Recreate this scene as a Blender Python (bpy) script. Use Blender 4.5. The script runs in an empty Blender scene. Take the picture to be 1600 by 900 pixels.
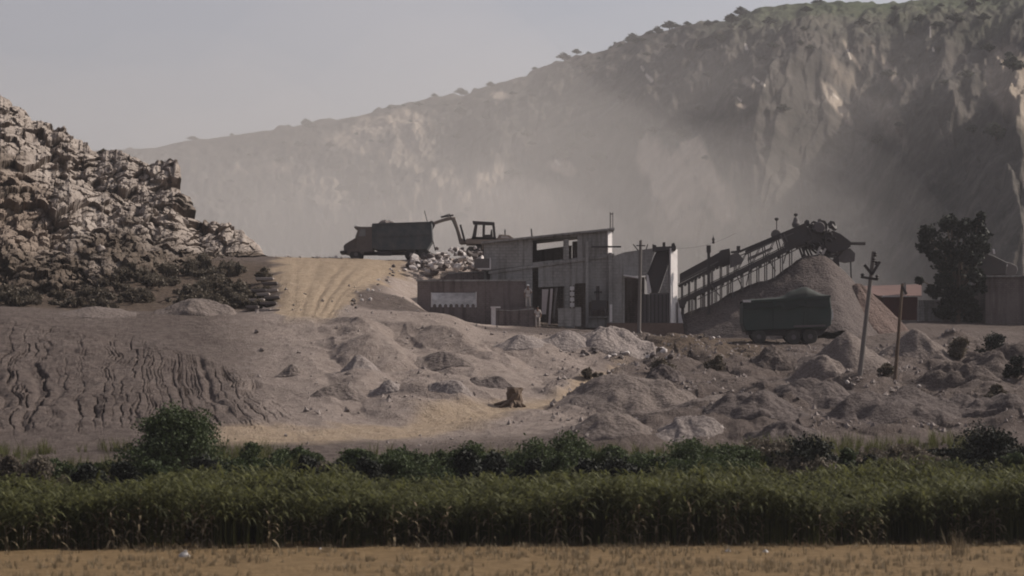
import bpy, bmesh, math, random
import numpy as np
from mathutils import Vector, Matrix
random.seed(7)
SC = bpy.context.scene
COL = SC.collection
R = math.radians

# ------------------------------------------------------------------ camera
F = 3778.0                      # focal length in pixels of a 1600 px wide frame
CAM_Z = 4.0
PITCH = math.atan(208.0 / F)
cd = bpy.data.cameras.new('camera')
cam = bpy.data.objects.new('camera', cd); COL.objects.link(cam)
cam.location = (0, 0, CAM_Z)
cam.rotation_euler = (R(90) + PITCH, 0, 0)
cd.sensor_width = 36; cd.lens = 36 * F / 1600
cd.clip_start = 0.5; cd.clip_end = 9000
SC.camera = cam
cd.dof.use_dof = True; cd.dof.focus_distance = 186; cd.dof.aperture_fstop = 1.2
SC.cycles.pixel_filter_type = 'BLACKMAN_HARRIS'; SC.cycles.filter_width = 1.9

# ------------------------------------------------------------------ world, sun, exposure
SUN_EL, SUN_AZ = R(37), R(22)   # azimuth measured from +X (right of frame) towards +Y (away)
w = bpy.data.worlds.new('World'); SC.world = w; w.use_nodes = True
nt = w.node_tree
sky = nt.nodes.new('ShaderNodeTexSky'); sky.sky_type = 'NISHITA'; sky.sun_disc = False
sky.sun_elevation = SUN_EL; sky.sun_rotation = R(90) - SUN_AZ
sky.air_density = 1.0; sky.dust_density = 4.0; sky.ozone_density = 3.5
bg = nt.nodes['Background']; bg.inputs['Strength'].default_value = 0.095
hs = nt.nodes.new('ShaderNodeHueSaturation'); hs.inputs['Saturation'].default_value = 0.3; hs.inputs['Hue'].default_value = 0.54   # dust greys the sky
nt.links.new(sky.outputs[0], hs.inputs['Color']); nt.links.new(hs.outputs[0], bg.inputs[0])
sd = bpy.data.lights.new('sun', 'SUN'); sd.energy = 4.3; sd.angle = R(0.5); sd.color = (1.0, 0.905, 0.79)
sun = bpy.data.objects.new('sun', sd); COL.objects.link(sun)
dvec = Vector((math.cos(SUN_EL) * math.cos(SUN_AZ), math.cos(SUN_EL) * math.sin(SUN_AZ), math.sin(SUN_EL)))
sun.rotation_euler = dvec.to_track_quat('Z', 'Y').to_euler(); sun.location = dvec * 300
SC.view_settings.view_transform = 'Standard'; SC.view_settings.look = 'None'
SC.view_settings.exposure = 0.14; SC.view_settings.gamma = 1.0
SC.view_settings.use_curve_mapping = False
HAZE_DENSITY = 0.00015
HAZE_COLOR = (0.92, 0.90, 0.96)

# ------------------------------------------------------------------ helpers
cP, sP = math.cos(PITCH), math.sin(PITCH)
def at(px, py, Y):
    """world point on the line of sight through photo pixel (px,py) at depth Y"""
    dx, dz = (px - 800) / F, (450 - py) / F
    y = cP - dz * sP; z = sP + dz * cP
    return Vector((dx * Y / y, Y, CAM_Z + z * Y / y))
def zat(py, Y): return at(800, py, Y).z
def xat(px, Y): return at(px, 500, Y).x

def _hash(ix, iy, s):
    n = (ix.astype(np.int64) * 374761393 + iy.astype(np.int64) * 668265263 + s * 974711) & 0x7fffffff
    n = ((n ^ (n >> 13)) * 1274126177) & 0x7fffffff
    n = ((n ^ (n >> 16)) * 1911520717) & 0x7fffffff
    return ((n ^ (n >> 15)) & 0xffffff) / float(0xffffff)
def vnoise(x, y, s=0):
    ix, iy = np.floor(x), np.floor(y); fx, fy = x - ix, y - iy
    fx = fx * fx * fx * (fx * (fx * 6 - 15) + 10); fy = fy * fy * fy * (fy * (fy * 6 - 15) + 10)
    a, b = _hash(ix, iy, s), _hash(ix + 1, iy, s)
    c, d = _hash(ix, iy + 1, s), _hash(ix + 1, iy + 1, s)
    return (a + (b - a) * fx) * (1 - fy) + (c + (d - c) * fx) * fy - 0.5
def fbm(x, y, o=4, s=0, g=0.5):
    t = 0; a = 1.0
    for k in range(o):
        t = t + a * vnoise(x * 2 ** k + 13.7 * k, y * 2 ** k - 7.1 * k, s + k); a *= g
    return t
def facets(x, y, s=0):
    """Worley cells, each a tilted plane: gives broken-rock facets"""
    ix, iy = np.floor(x), np.floor(y)
    best = np.full(x.shape, 9.0); h = np.zeros(x.shape)
    for dx in (-1, 0, 1):
        for dy in (-1, 0, 1):
            cx, cy = ix + dx, iy + dy
            px = cx + _hash(cx, cy, s); py = cy + _hash(cx, cy, s + 1)
            d = np.abs(x - px) + 0.9 * np.abs(y - py) + 0.25 * ((x - px) ** 2 + (y - py) ** 2)
            hh = (_hash(cx, cy, s + 2) - .5) + (x - px) * (_hash(cx, cy, s + 3) - .5) * 1.1 + (y - py) * (_hash(cx, cy, s + 4) - .5) * 1.1 - 0.35 * d
            m = d < best
            best = np.where(m, d, best); h = np.where(m, hh, h)
    return h
def sstep(a, b, x):
    t = np.clip((x - a) / (b - a), 0, 1); return t * t * (3 - 2 * t)

WLOC = {}
def np_mesh(name, V, Fq, smooth=True):
    me = bpy.data.meshes.new(name)
    V = np.asarray(V, dtype=np.float32); Fq = np.asarray(Fq, dtype=np.int32)
    k = Fq.shape[1]
    me.vertices.add(len(V)); me.vertices.foreach_set('co', V.ravel())
    me.loops.add(Fq.size); me.loops.foreach_set('vertex_index', Fq.ravel())
    me.polygons.add(len(Fq))
    me.polygons.foreach_set('loop_start', np.arange(0, Fq.size, k, dtype=np.int32))
    me.polygons.foreach_set('loop_total', np.full(len(Fq), k, dtype=np.int32))
    me.polygons.foreach_set('use_smooth', np.full(len(Fq), smooth, dtype=bool))
    me.update(calc_edges=True)
    return me
def link(name, me, mat=None, parent=None):
    o = bpy.data.objects.new(name, me); COL.objects.link(o)
    if mat is not None and me is not None and not me.materials: me.materials.append(mat)
    if parent is not None: o.parent = parent
    return o
def tag(o, label=None, cat=None, group=None, kind=None):
    if label: o['label'] = label
    if cat: o['category'] = cat
    if group: o['group'] = group
    if kind: o['kind'] = kind
    elif label: o['kind'] = 'thing'
    return o
def thing(name, label, cat, loc=(0, 0, 0), group=None):
    o = bpy.data.objects.new(name, None); COL.objects.link(o); o.location = loc
    o.empty_display_size = 0.3
    WLOC[o.name] = Vector(loc)
    return tag(o, label, cat, group)
def wl(o):
    v = Vector((0, 0, 0))
    while o is not None: v = v + o.location; o = o.parent
    return v

class MB:
    """collects shapes given in world coordinates; build() links them as ONE mesh object"""
    def __init__(s): s.v = []; s.f = []
    def add(s, vs, fs):
        n = len(s.v); s.v += [Vector(v) for v in vs]; s.f += [tuple(n + i for i in f) for f in fs]; return s
    def hexa(s, a):  # 8 corners: 4 front (ccw), 4 back
        return s.add(a, [(0, 1, 2, 3), (7, 6, 5, 4), (0, 4, 5, 1), (1, 5, 6, 2), (2, 6, 7, 3), (3, 7, 4, 0)])
    def box(s, x0, y0, z0, x1, y1, z1):
        return s.hexa([(x0, y0, z0), (x1, y0, z0), (x1, y0, z1), (x0, y0, z1), (x0, y1, z0), (x1, y1, z0), (x1, y1, z1), (x0, y1, z1)])
    def prism(s, poly, Y, depth, off=0.0):
        """outline in photo pixels at depth Y, given real thickness 'depth' along y; off shifts in y (m)"""
        a = [at(px, py, Y) for px, py in poly]
        a = [Vector((p.x, Y + off, p.z)) for p in a]
        ar = sum(a[i].x * a[(i + 1) % len(a)].z - a[(i + 1) % len(a)].x * a[i].z for i in range(len(a)))
        if ar < 0: a.reverse()
        b = [p + Vector((0, depth, 0)) for p in a]
        n = len(a)
        fs = [tuple(range(n)), tuple(range(2 * n - 1, n - 1, -1))] + [((i + 1) % n, i, n + i, n + (i + 1) % n) for i in range(n)]
        return s.add(a + b, fs)
    def rect(s, x0, y0, x1, y1, Y, depth, off=0.0):
        return s.prism([(x0, y0), (x1, y0), (x1, y1), (x0, y1)], Y, depth, off)
    def tube(s, p, q, r0, r1=None, n=8, cap=True):
        p, q = Vector(p), Vector(q); r1 = r0 if r1 is None else r1
        d = (q - p).normalized(); u = d.orthogonal().normalized(); v = d.cross(u)
        vs = []
        for c, r in ((p, r0), (q, r1)):
            for i in range(n):
                t = 2 * math.pi * i / n; vs.append(c + (u * math.cos(t) + v * math.sin(t)) * r)
        fs = [(i, (i + 1) % n, n + (i + 1) % n, n + i) for i in range(n)]
        if cap: fs += [tuple(range(n - 1, -1, -1)), tuple(range(n, 2 * n))]
        return s.add(vs, fs)
    def bar(s, p, q, w, h=None):
        p, q = Vector(p), Vector(q); h = h or w
        d = (q - p).normalized()
        u = d.cross(Vector((0, 1, 0))); u = u.normalized() if u.length > 1e-3 else Vector((1, 0, 0)); v = d.cross(u)
        c = [(-1, -1), (1, -1), (1, 1), (-1, 1)]
        vs = [p + u * a * h / 2 + v * b * w / 2 for a, b in c] + [q + u * a * h / 2 + v * b * w / 2 for a, b in c]
        return s.add(vs, [(3, 2, 1, 0), (4, 5, 6, 7), (0, 1, 5, 4), (1, 2, 6, 5), (2, 3, 7, 6), (3, 0, 4, 7)])
    def lathe(s, c, axis, prof, n=20):
        """prof: (distance along axis, radius)"""
        c = Vector(c); d = Vector(axis).normalized(); u = d.orthogonal().normalized(); v = d.cross(u)
        vs = []; fs = []
        for h, r in prof:
            for i in range(n):
                t = 2 * math.pi * i / n; vs.append(c + d * h + (u * math.cos(t) + v * math.sin(t)) * r)
        for k in range(len(prof) - 1):
            for i in range(n):
                fs.append((k * n + i, k * n + (i + 1) % n, (k + 1) * n + (i + 1) % n, (k + 1) * n + i))
        fs += [tuple(range(n - 1, -1, -1)), tuple((len(prof) - 1) * n + i for i in range(n))]
        return s.add(vs, fs)
    def build(s, name, mat, parent=None, bevel=0.0, smooth=False):
        o0 = wl(parent) if parent is not None else Vector((0, 0, 0))
        loc = Vector((0, 0, 0))
        if parent is None:
            lo = Vector([min(v[i] for v in s.v) for i in range(3)]); hi = Vector([max(v[i] for v in s.v) for i in range(3)])
            loc = Vector(((lo.x + hi.x) / 2, (lo.y + hi.y) / 2, lo.z))
        me = bpy.data.meshes.new(name)
        me.from_pydata([tuple(v - o0 - loc) for v in s.v], [], s.f); me.update()
        bm = bmesh.new(); bm.from_mesh(me); bmesh.ops.recalc_face_normals(bm, faces=bm.faces)
        if bevel:
            bmesh.ops.bevel(bm, geom=[e for e in bm.edges if e.is_manifold and e.calc_face_angle(0) > 0.5], offset=bevel, segments=1, affect='EDGES')
        bm.to_mesh(me); bm.free()
        if smooth: me.polygons.foreach_set('use_smooth', [True] * len(me.polygons))
        o = link(name, me, mat, parent); o.location = loc
        return o

# ------------------------------------------------------------------ materials
def mat_base(name):
    m = bpy.data.materials.new(name); m.use_nodes = True
    n = m.node_tree.nodes; return m, n, m.node_tree.links, n['Principled BSDF']
def node_noise(n, l, scale, detail=6, rough=0.6, vec=None, dist=0.0):
    t = n.new('ShaderNodeTexNoise'); t.inputs['Scale'].default_value = scale; t.inputs['Detail'].default_value = detail
    t.inputs['Roughness'].default_value = rough; t.inputs['Distortion'].default_value = dist
    if vec is not None: l.new(vec, t.inputs['Vector'])
    return t.outputs['Fac']
def node_ramp(n, l, fac, stops):
    r = n.new('ShaderNodeValToRGB'); e = r.color_ramp.elements
    while len(e) < len(stops): e.new(0.5)
    for k, (p, c) in enumerate(stops):
        e[k].position = p; e[k].color = (*c, 1) if len(c) == 3 else c
    l.new(fac, r.inputs[0]); return r.outputs[0]
def node_mix(n, l, fac, a, b, mode='MIX'):
    x = n.new('ShaderNodeMix'); x.data_type = 'RGBA'; x.blend_type = mode
    for v, i in ((fac, 0), (a, 6), (b, 7)):
        if hasattr(v, 'is_linked'): l.new(v, x.inputs[i])
        else: x.inputs[i].default_value = v if i == 0 else (*v, 1)
    return x.outputs[2]
def node_bump(n, l, b, h, strength, dist):
    u = n.new('ShaderNodeBump'); u.inputs['Strength'].default_value = strength; u.inputs['Distance'].default_value = dist
    l.new(h, u.inputs['Height']); l.new(u.outputs[0], b.inputs['Normal']); return u
def weathered(name, col, dirt=None, scale=1.2, rough=0.85, amount=0.5, bump=0.3, spec=0.25, metallic=0.0, streak=False):
    """a plain paint, concrete or metal with blotches and grime"""
    m, n, l, b = mat_base(name)
    g = n.new('ShaderNodeNewGeometry').outputs['Position']
    if streak:
        mp = n.new('ShaderNodeMapping'); mp.inputs['Scale'].default_value = (1, 1, 0.18); l.new(g, mp.inputs[0]); g2 = mp.outputs[0]
    else: g2 = g
    dirt = dirt or tuple(c * 0.55 for c in col)
    f1 = node_noise(n, l, scale, 8, 0.65, g2); f2 = node_noise(n, l, scale * 7, 6, 0.7, g)
    fac = node_ramp(n, l, f1, [(0.38, (0, 0, 0)), (0.68, (1, 1, 1))])
    mm = n.new('ShaderNodeMath'); mm.operation = 'MULTIPLY'; mm.inputs[1].default_value = amount; l.new(fac, mm.inputs[0])
    c = node_mix(n, l, mm.outputs[0], col, dirt)
    c = node_mix(n, l, 0.35, c, node_ramp(n, l, f2, [(0.3, tuple(k * 0.6 for k in col)), (0.7, tuple(min(1, k * 1.3) for k in col))]))
    l.new(c, b.inputs['Base Color']); b.inputs['Roughness'].default_value = rough
    b.inputs['Specular IOR Level'].default_value = spec; b.inputs['Metallic'].default_value = metallic
    node_bump(n, l, b, f2, bump, 0.03)
    return m
def foliage_mat(name, dark, light, trans=0.25):
    m, n, l, b = mat_base(name)
    g = n.new('ShaderNodeNewGeometry')
    f = node_noise(n, l, 0.8, 5, 0.7, g.outputs['Position'])
    c = node_ramp(n, l, f, [(0.32, dark), (0.68, light)])
    rnd = g.outputs['Random Per Island']
    c = node_mix(n, l, 0.5, c, node_ramp(n, l, rnd, [(0.0, tuple(k * 0.55 for k in dark)), (0.6, light), (1.0, tuple(k * 1.35 for k in light))]))
    l.new(c, b.inputs['Base Color']); b.inputs['Roughness'].default_value = 0.7; b.inputs['Specular IOR Level'].default_value = 0.2
    t = n.new('ShaderNodeBsdfTranslucent'); l.new(c, t.inputs[0])
    mx = n.new('ShaderNodeMixShader'); mx.inputs[0].default_value = trans
    l.new(b.outputs[0], mx.inputs[1]); l.new(t.outputs[0], mx.inputs[2])
    l.new(mx.outputs[0], n['Material Output'].inputs[0])
    return m

M = {}
M['concrete'] = weathered('concrete', (0.32, 0.305, 0.295), (0.15, 0.138, 0.132), 0.55, amount=.75, streak=True)
def add_blocks(m, scale, strength):
    n, l = m.node_tree.nodes, m.node_tree.links; b = n['Principled BSDF']; src = b.inputs['Base Color'].links[0].from_socket
    g = n.new('ShaderNodeNewGeometry').outputs['Position']; sp_ = n.new('ShaderNodeSeparateXYZ'); cb_ = n.new('ShaderNodeCombineXYZ'); l.new(g, sp_.inputs[0])
    l.new(sp_.outputs['X'], cb_.inputs['X']); l.new(sp_.outputs['Z'], cb_.inputs['Y'])
    br = n.new('ShaderNodeTexBrick'); br.inputs['Scale'].default_value = scale; br.inputs['Mortar Size'].default_value = .03; br.inputs['Bias'].default_value = -.1
    br.inputs['Color1'].default_value = (1.1, 1.08, 1.06, 1); br.inputs['Color2'].default_value = (.78, .77, .76, 1); br.inputs['Mortar'].default_value = (.55, .54, .53, 1); l.new(cb_.outputs[0], br.inputs['Vector'])
    pt = node_ramp(n, l, node_noise(n, l, .45, 4, .6, g), [(.42, (0, 0, 0)), (.58, (strength,) * 3)])
    c = node_mix(n, l, pt, src, node_mix(n, l, 1.0, src, br.outputs['Color'], 'MULTIPLY'))
    mp = n.new('ShaderNodeMapping'); mp.inputs['Scale'].default_value = (1, 1, .07); l.new(g, mp.inputs[0])
    stn = node_ramp(n, l, node_noise(n, l, 2.6, 5, .6, mp.outputs[0]), [(.5, (1, 1, 1)), (.66, (.5, .47, .45))])
    c = node_mix(n, l, .8, c, stn, 'MULTIPLY'); l.new(c, b.inputs['Base Color'])
add_blocks(M['concrete'], 1.1, .5)
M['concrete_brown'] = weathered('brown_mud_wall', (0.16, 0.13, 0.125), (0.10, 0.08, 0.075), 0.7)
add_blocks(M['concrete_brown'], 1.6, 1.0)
M['plinth'] = weathered('plinth_brick', (0.16, 0.11, 0.09), (0.09, 0.065, 0.055), 0.9)
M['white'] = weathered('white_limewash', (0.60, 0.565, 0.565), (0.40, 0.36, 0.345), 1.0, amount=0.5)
M['steel_dark'] = weathered('dark_steel', (0.045, 0.038, 0.04), (0.07, 0.045, 0.035), 1.5, rough=0.7, spec=0.4)
M['steel_mid'] = weathered('dusty_steel', (0.12, 0.105, 0.105), (0.06, 0.05, 0.05), 1.5, rough=0.75)
M['truck_body'] = weathered('faded_slate_paint', (0.045, 0.052, 0.058), (0.17, 0.15, 0.14), 1.3, rough=0.6, spec=0.4, amount=0.6)
M['truck_cab'] = weathered('dusty_brown_paint', (0.13, 0.105, 0.095), (0.06, 0.05, 0.047), 1.2, rough=0.6)
M['rubber'] = weathered('rubber', (0.035, 0.032, 0.03), (0.13, 0.112, 0.10), 2.0, rough=0.9)
M['glass'] = weathered('dirty_lit_glass', (0.16, 0.155, 0.155), (0.28, 0.25, 0.24), 1.0, rough=0.25, spec=0.5)  # dirty glass; pale base stands in for light seen through it
M['digger'] = weathered('dusty_ochre_paint', (0.23, 0.185, 0.155), (0.11, 0.09, 0.08), 1.6, rough=0.65)
M['green_paint'] = weathered('dark_green_paint', (0.026, 0.040, 0.035), (0.065, 0.065, 0.06), 0.9, rough=0.65, spec=0.35, amount=0.45)
M['tarp'] = weathered('dark_tarpaulin', (0.02, 0.025, 0.022), (0.04, 0.038, 0.034), 0.9, rough=0.75)
M['wood_grey'] = weathered('grey_wood', (0.17, 0.15, 0.14), (0.08, 0.07, 0.065), 2.0, streak=True)
M['wood_brown'] = weathered('brown_wood', (0.13, 0.09, 0.065), (0.06, 0.045, 0.035), 2.0, streak=True)
M['plank'] = weathered('pale_plank', (0.50, 0.43, 0.42), (0.3, 0.25, 0.23), 2.0, streak=True)
M['red_shed'] = weathered('oxide_red_sheet', (0.085, 0.03, 0.027), (0.05, 0.025, 0.022), 1.0)
M['tin_roof'] = weathered('rusty_tin', (0.15, 0.09, 0.08), (0.08, 0.05, 0.045), 0.8)
M['stone'] = weathered('pale_broken_stone', (0.54, 0.49, 0.47), (0.28, 0.24, 0.22), 1.2, bump=0.6)
M['stone_dark'] = weathered('dark_broken_stone', (0.12, 0.10, 0.095), (0.07, 0.055, 0.05), 1.2, bump=0.6)
M['skin'] = weathered('skin', (0.20, 0.11, 0.075), (0.17, 0.09, 0.06), 6, rough=0.6, bump=0.05)
M['hair'] = weathered('black_hair', (0.015, 0.012, 0.011), (0.02, 0.018, 0.016), 8)
M['cloth_pale'] = weathered('pale_cloth', (0.46, 0.41, 0.38), (0.3, 0.26, 0.24), 3, bump=0.2)
M['cloth_white'] = weathered('white_cloth', (0.75, 0.72, 0.70), (0.55, 0.5, 0.48), 3, bump=0.2)
M['plastic'] = weathered('white_plastic', (0.36, 0.34, 0.33), (0.2, 0.18, 0.165), 3, rough=0.4)
M['bark'] = weathered('bark', (0.09, 0.065, 0.05), (0.05, 0.04, 0.033), 3, bump=0.8)
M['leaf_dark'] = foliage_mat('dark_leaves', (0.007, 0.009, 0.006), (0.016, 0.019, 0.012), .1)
M['leaf_shrub'] = foliage_mat('shrub_leaves', (0.022, 0.032, 0.014), (0.065, 0.085, 0.035))
M['leaf_dry'] = foliage_mat('dry_brush_leaves', (0.062, 0.051, 0.039), (0.145, 0.12, 0.093))
M['leaf_hill'] = foliage_mat('hill_scrub_leaves', (0.03, 0.034, 0.022), (0.07, 0.075, 0.05))
M['crop'] = foliage_mat('crop_leaves', (0.033, 0.037, 0.013), (0.115, 0.116, 0.044), 0.42)
M['straw'] = foliage_mat('dry_straw', (0.12, 0.09, 0.055), (0.24, 0.185, 0.115), 0.2)

# ------------------------------------------------------------------ ground: one sheet
# per photo column: (depth, photo row) of what the ground shows there
FAR_R = [(235, 'z13'), (300, 'z14')]
PROF = {
 -900: [(108, 692), (125, 600), (140, 520), (150, 482), (158, 480), (172, 465), (190, 440), (215, 430)],
 0:    [(108, 692), (125, 600), (140, 520), (150, 480), (158, 478), (172, 465), (190, 440), (215, 430)],
 110:  [(108, 690), (124, 607), (140, 525), (150, 488), (158, 486), (172, 460), (190, 436), (215, 425)],
 200:  [(108, 690), (122, 615), (140, 535), (150, 489), (160, 486), (172, 450), (190, 418), (200, 404), (215, 404)],
 300:  [(108, 690), (124, 615), (140, 538), (150, 491), (160, 484), (172, 455), (184, 425), (192, 400), (197, 398), (215, 'z17.6')],
 400:  [(109, 689), (125, 612), (140, 545), (150, 493), (160, 484), (172, 462), (184, 432), (193, 404), (197, 399), (215, 'z17.6')],
 448:  [(110, 688), (125, 615), (140, 548), (151, 491), (156, 484), (174, 440), (195, 404), (199, 401), (215, 'z17.6')],
 490:  [(110, 687), (125, 622), (140, 550), (152, 491), (174, 446), (195, 406), (200, 402), (215, 'z17.6')],
 540:  [(111, 686), (125, 626), (140, 556), (154, 488), (174, 447), (195, 406), (200, 402), (215, 'z17.6')],
 575:  [(112, 684), (125, 627), (140, 558), (155, 487), (162, 482), (166, 460), (176, 448), (192, 412), (197, 403), (215, 'z17.6')],
 610:  [(112, 684), (125, 628), (140, 560), (156, 487), (165, 484), (167, 463), (180, 457), (192, 428), (198, 405), (215, 'z17.6')],
 642:  [(113, 682), (125, 630), (142, 560), (158, 487), (165, 485), (168, 466), (180, 462), (186, 458), (192, 430), (198, 404), (215, 'z17.6')],
 656:  [(113, 682), (125, 630), (142, 560), (158, 487), (165, 488), (184, 487), (189, 470), (194, 430), (199, 403), (215, 'z17.6')],
 700:  [(114, 676), (128, 622), (143, 560), (158, 490), (170, 499), (184, 500), (190, 475), (195, 432), (200, 400), (215, 'z17.4')],
 760:  [(116, 664), (130, 615), (145, 560), (160, 517), (172, 511), (184, 508), (190, 490), (200, 415), (206, 400), (215, 'z17')],
 820:  [(117, 655), (130, 618), (145, 565), (160, 520), (172, 514), (184, 509), (194, 495), (204, 470), (215, 'z15')],
 900:  [(115, 668), (127, 630), (137, 600), (150, 562), (165, 530), (175, 518), (184, 512), (200, 507), (215, 'z12.5')],
 1000: [(109, 686), (125, 634), (138, 598), (150, 570), (162, 545), (175, 533), (184, 528), (200, 510), (215, 'z12.5')],
 1080: [(108, 690), (122, 645), (138, 604), (152, 570), (166, 545), (178, 530), (187, 524), (205, 510), (215, 'z12.5')],
 1250: [(106, 690), (125, 632), (145, 588), (160, 556), (170, 540), (178, 531), (190, 524), (205, 512), (215, 'z12.5')],
 1400: [(106, 690), (125, 638), (145, 594), (160, 562), (175, 530), (188, 512), (203, 500), (215, 'z12.7')],
 1600: [(106, 690), (125, 640), (145, 600), (160, 565), (175, 540), (188, 518), (203, 503), (215, 'z12.7')],
 2600: [(106, 690), (125, 640), (145, 600), (160, 565), (175, 540), (188, 518), (203, 503), (215, 'z12.7')],
}
Yrow = np.concatenate([np.linspace(-60, 56, 12), np.linspace(60, 92, 80), np.arange(93, 214, 0.19), np.linspace(216, 330, 50), np.geomspace(345, 2300, 30)])
pxc = np.concatenate([800 - np.geomspace(9000, 1010, 30), np.linspace(-200, 1800, 1720), 800 + np.geomspace(1010, 9000, 30)])
U = (pxc - 800) / F
Ssc = np.maximum(Yrow, 70.0)
keys = sorted(PROF)
prof_z = []
for k in keys:
    ys, zs = [20.0, 88.0], [0.0, 0.15]
    for Y, p in PROF[k]:
        ys.append(Y); zs.append(float(p[1:]) if isinstance(p, str) else zat(p, Y))
    for Y, p in FAR_R: ys.append(Y); zs.append(float(p[1:]))
    prof_z.append(np.interp(Yrow, ys, zs))
prof_z = np.array(prof_z)                                  # key x row
kk = np.interp(pxc, keys, np.arange(len(keys)))
k0 = np.clip(np.floor(kk).astype(int), 0, len(keys) - 2); kf = kk - k0; kf = kf * kf * (3 - 2 * kf)
G = (prof_z[k0].T * (1 - kf) + prof_z[k0 + 1].T * kf)      # row x col
def blur_axis(A, sig, axis):
    n = int(3 * sig) + 1; t = np.arange(-n, n + 1); k = np.exp(-.5 * (t / sig) ** 2); k /= k.sum()
    P = np.pad(A, [(n, n) if a == axis else (0, 0) for a in (0, 1)], mode='edge')
    out = np.zeros_like(A)
    for i, ww in enumerate(k):
        sl = [slice(None)] * 2; sl[axis] = slice(i, i + A.shape[axis]); out += ww * P[tuple(sl)]
    return out
i0, i1 = np.searchsorted(Yrow, 93), np.searchsorted(Yrow, 214)
j0, j1 = 30, 30 + 1720
sub = blur_axis(blur_axis(G[i0:i1, :], 5, 0), 14, 1)
G[i0:i1, j0 + 30:j1 - 30] = sub[:, j0 + 30:j1 - 30]
XX = U[None, :] * Ssc[:, None]; YY = np.repeat(Yrow[:, None], len(U), 1)
PX = np.repeat(pxc[None, :], len(Yrow), 0)
# lumps
rough = sstep(95, 108, YY) * (1 - sstep(225, 300, YY))
rightside = sstep(820, 1000, PX) * (1 - sstep(172, 186, YY))
G += rough * (0.10 * fbm(XX / 2.2, YY / 2.8, 4, 3) + 0.28 * rightside * fbm(XX / 4.5, YY / 6, 3, 11) + 0.05 * fbm(XX / .5, YY / .6, 3, 21))
G += 0.05 * fbm(XX / 1.3, YY / 1.3, 4, 31) * (1 - sstep(90, 95, YY))
mid = sstep(400, 520, PX) * (1 - sstep(860, 960, PX)) * sstep(112, 120, YY) * (1 - sstep(150, 162, YY))
ridgen = 1 - 2 * np.abs(fbm(XX / 3.2 + YY / 9, YY / 9, 3, 41))
G += 0.10 * mid * np.clip(ridgen, 0, 1) ** 3
# rills of the left bank
rl = (1 - sstep(330, 520, PX)) * sstep(109, 114, YY)
top = np.interp(PX, [-300, 0, 200, 330, 470, 520], [149, 148, 143, 136, 125, 118])
rl = rl * (1 - sstep(-4, 0, YY - top))
slant = np.interp(PX, [0, 220, 330, 480], [-0.03, 0.0, 0.14, 0.34])
q = (PX - 800) / F * 125 + slant * (YY - 112) + 0.8 * fbm(XX / 3.0, YY / 5.0, 3, 51) + 0.12 * fbm(XX / .4, YY / .9, 2, 55)
def rill(q, period, seed, width):
    c = np.floor(q / period); t = q / period - c
    pos = 0.2 + 0.6 * _hash(c, c * 0 + 3, seed); amp = _hash(c, c * 0 + 5, seed)
    start = 112 + 36 * (_hash(c, c * 0 + 7, seed)); length = 5 + 26 * _hash(c, c * 0 + 8, seed)
    on = sstep(0, 2.5, length / 2 - np.abs(YY - start + 6)) 
    d = np.abs(t - pos) * period
    return np.exp(-(d / width) ** 2) * np.where(amp > 0.2, .2 + 1.1 * amp ** 2, 0) * on
q2 = q + .10 * fbm(q / .25, YY / .5, 3, 57)
cut = 0.20 * rill(q2, .55, 61, 0.03) + 0.15 * rill(q2 + 40, 0.3, 71, 0.026) + 0.28 * rill(q2 + 90, 1.2, 76, 0.045) + 0.17 * rill(q2 + 17, .8, 77, 0.035) + .13 * rill(q + 9, 1.7, 79, 0.3)
cut *= 0.35 + 1.5 * np.clip(fbm(XX / 1.6, YY / 2.5, 3, 81) + .5, 0, 1)
G -= rl * cut
for (x0, p0, x1, p1) in ():
    pass
# wheel ruts on the ramp
rampc = np.interp(YY, [150, 160, 175, 197], [482, 490, 503, 530])
rampw = np.interp(YY, [150, 160, 175, 197], [44, 52, 70, 108])
lat = (PX - rampc) / rampw
on = sstep(148, 154, YY) * (1 - sstep(188, 197, YY))
for c, a in ((-.6, .03), (-.28, .05), (.10, .09), (.34, .07), (.62, .05), (.8, .03)):
    G -= a * .9 * (.4 + 1.2 * np.clip(fbm(YY / 7, PX / 60, 3, 15) + .5, 0, 1)) * on * np.exp(-((lat - c - 0.05 * fbm(YY / 6, YY * 0 + c * 9, 2, 5)) / .075) ** 2)
# ruts on the low track
trk = np.interp(PX, [300, 450, 620, 760, 870, 930, 1010], [109.5, 111, 114, 119, 126, 135, 152])
for c, a in ((-1.1, .07), (0.5, .08)):
    G -= a * sstep(330, 420, PX) * (1 - sstep(980, 1020, PX)) * np.exp(-((YY - trk - c) / .35) ** 2)
def cones(x, y, s):
    ix, iy = np.floor(x), np.floor(y); h = np.zeros(x.shape)
    for dx in (-1, 0, 1):
        for dy in (-1, 0, 1):
            cx, cy = ix + dx, iy + dy
            d = np.hypot(x - cx - _hash(cx, cy, s), y - cy - _hash(cx, cy, s + 1))
            a = .35 + .65 * _hash(cx, cy, s + 2)
            h = np.maximum(h, a * (1 - np.sqrt(d * d + .01) / (.45 + .5 * _hash(cx, cy, s + 3))))
    return h
wx_, wy_ = XX + 1.0 * fbm(XX / 3, YY / 3, 3, 401), YY + 1.0 * fbm(XX / 3, YY / 3, 3, 411)
low = sstep(106, 112, YY) * (1 - sstep(164, 174, YY)) * sstep(820, 960, PX + 20 * fbm(XX / 4, YY / 4, 2, 9))
low = low * (1 - .92 * sstep(1090, 1150, PX) * (1 - sstep(1330, 1410, PX)) * sstep(146, 156, YY))
low = low * (1 - .8 * np.exp(-((YY - trk - .6) / 4.5) ** 2) * (1 - sstep(990, 1040, PX)))
G += low * (1.7 * cones(wx_ / 6.4, wy_ / 7.5, 421) + .55 * cones(wx_ / 2.4, wy_ / 3.0, 431) + .16 * fbm(XX / .9, YY / 1.1, 4, 441))
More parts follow.
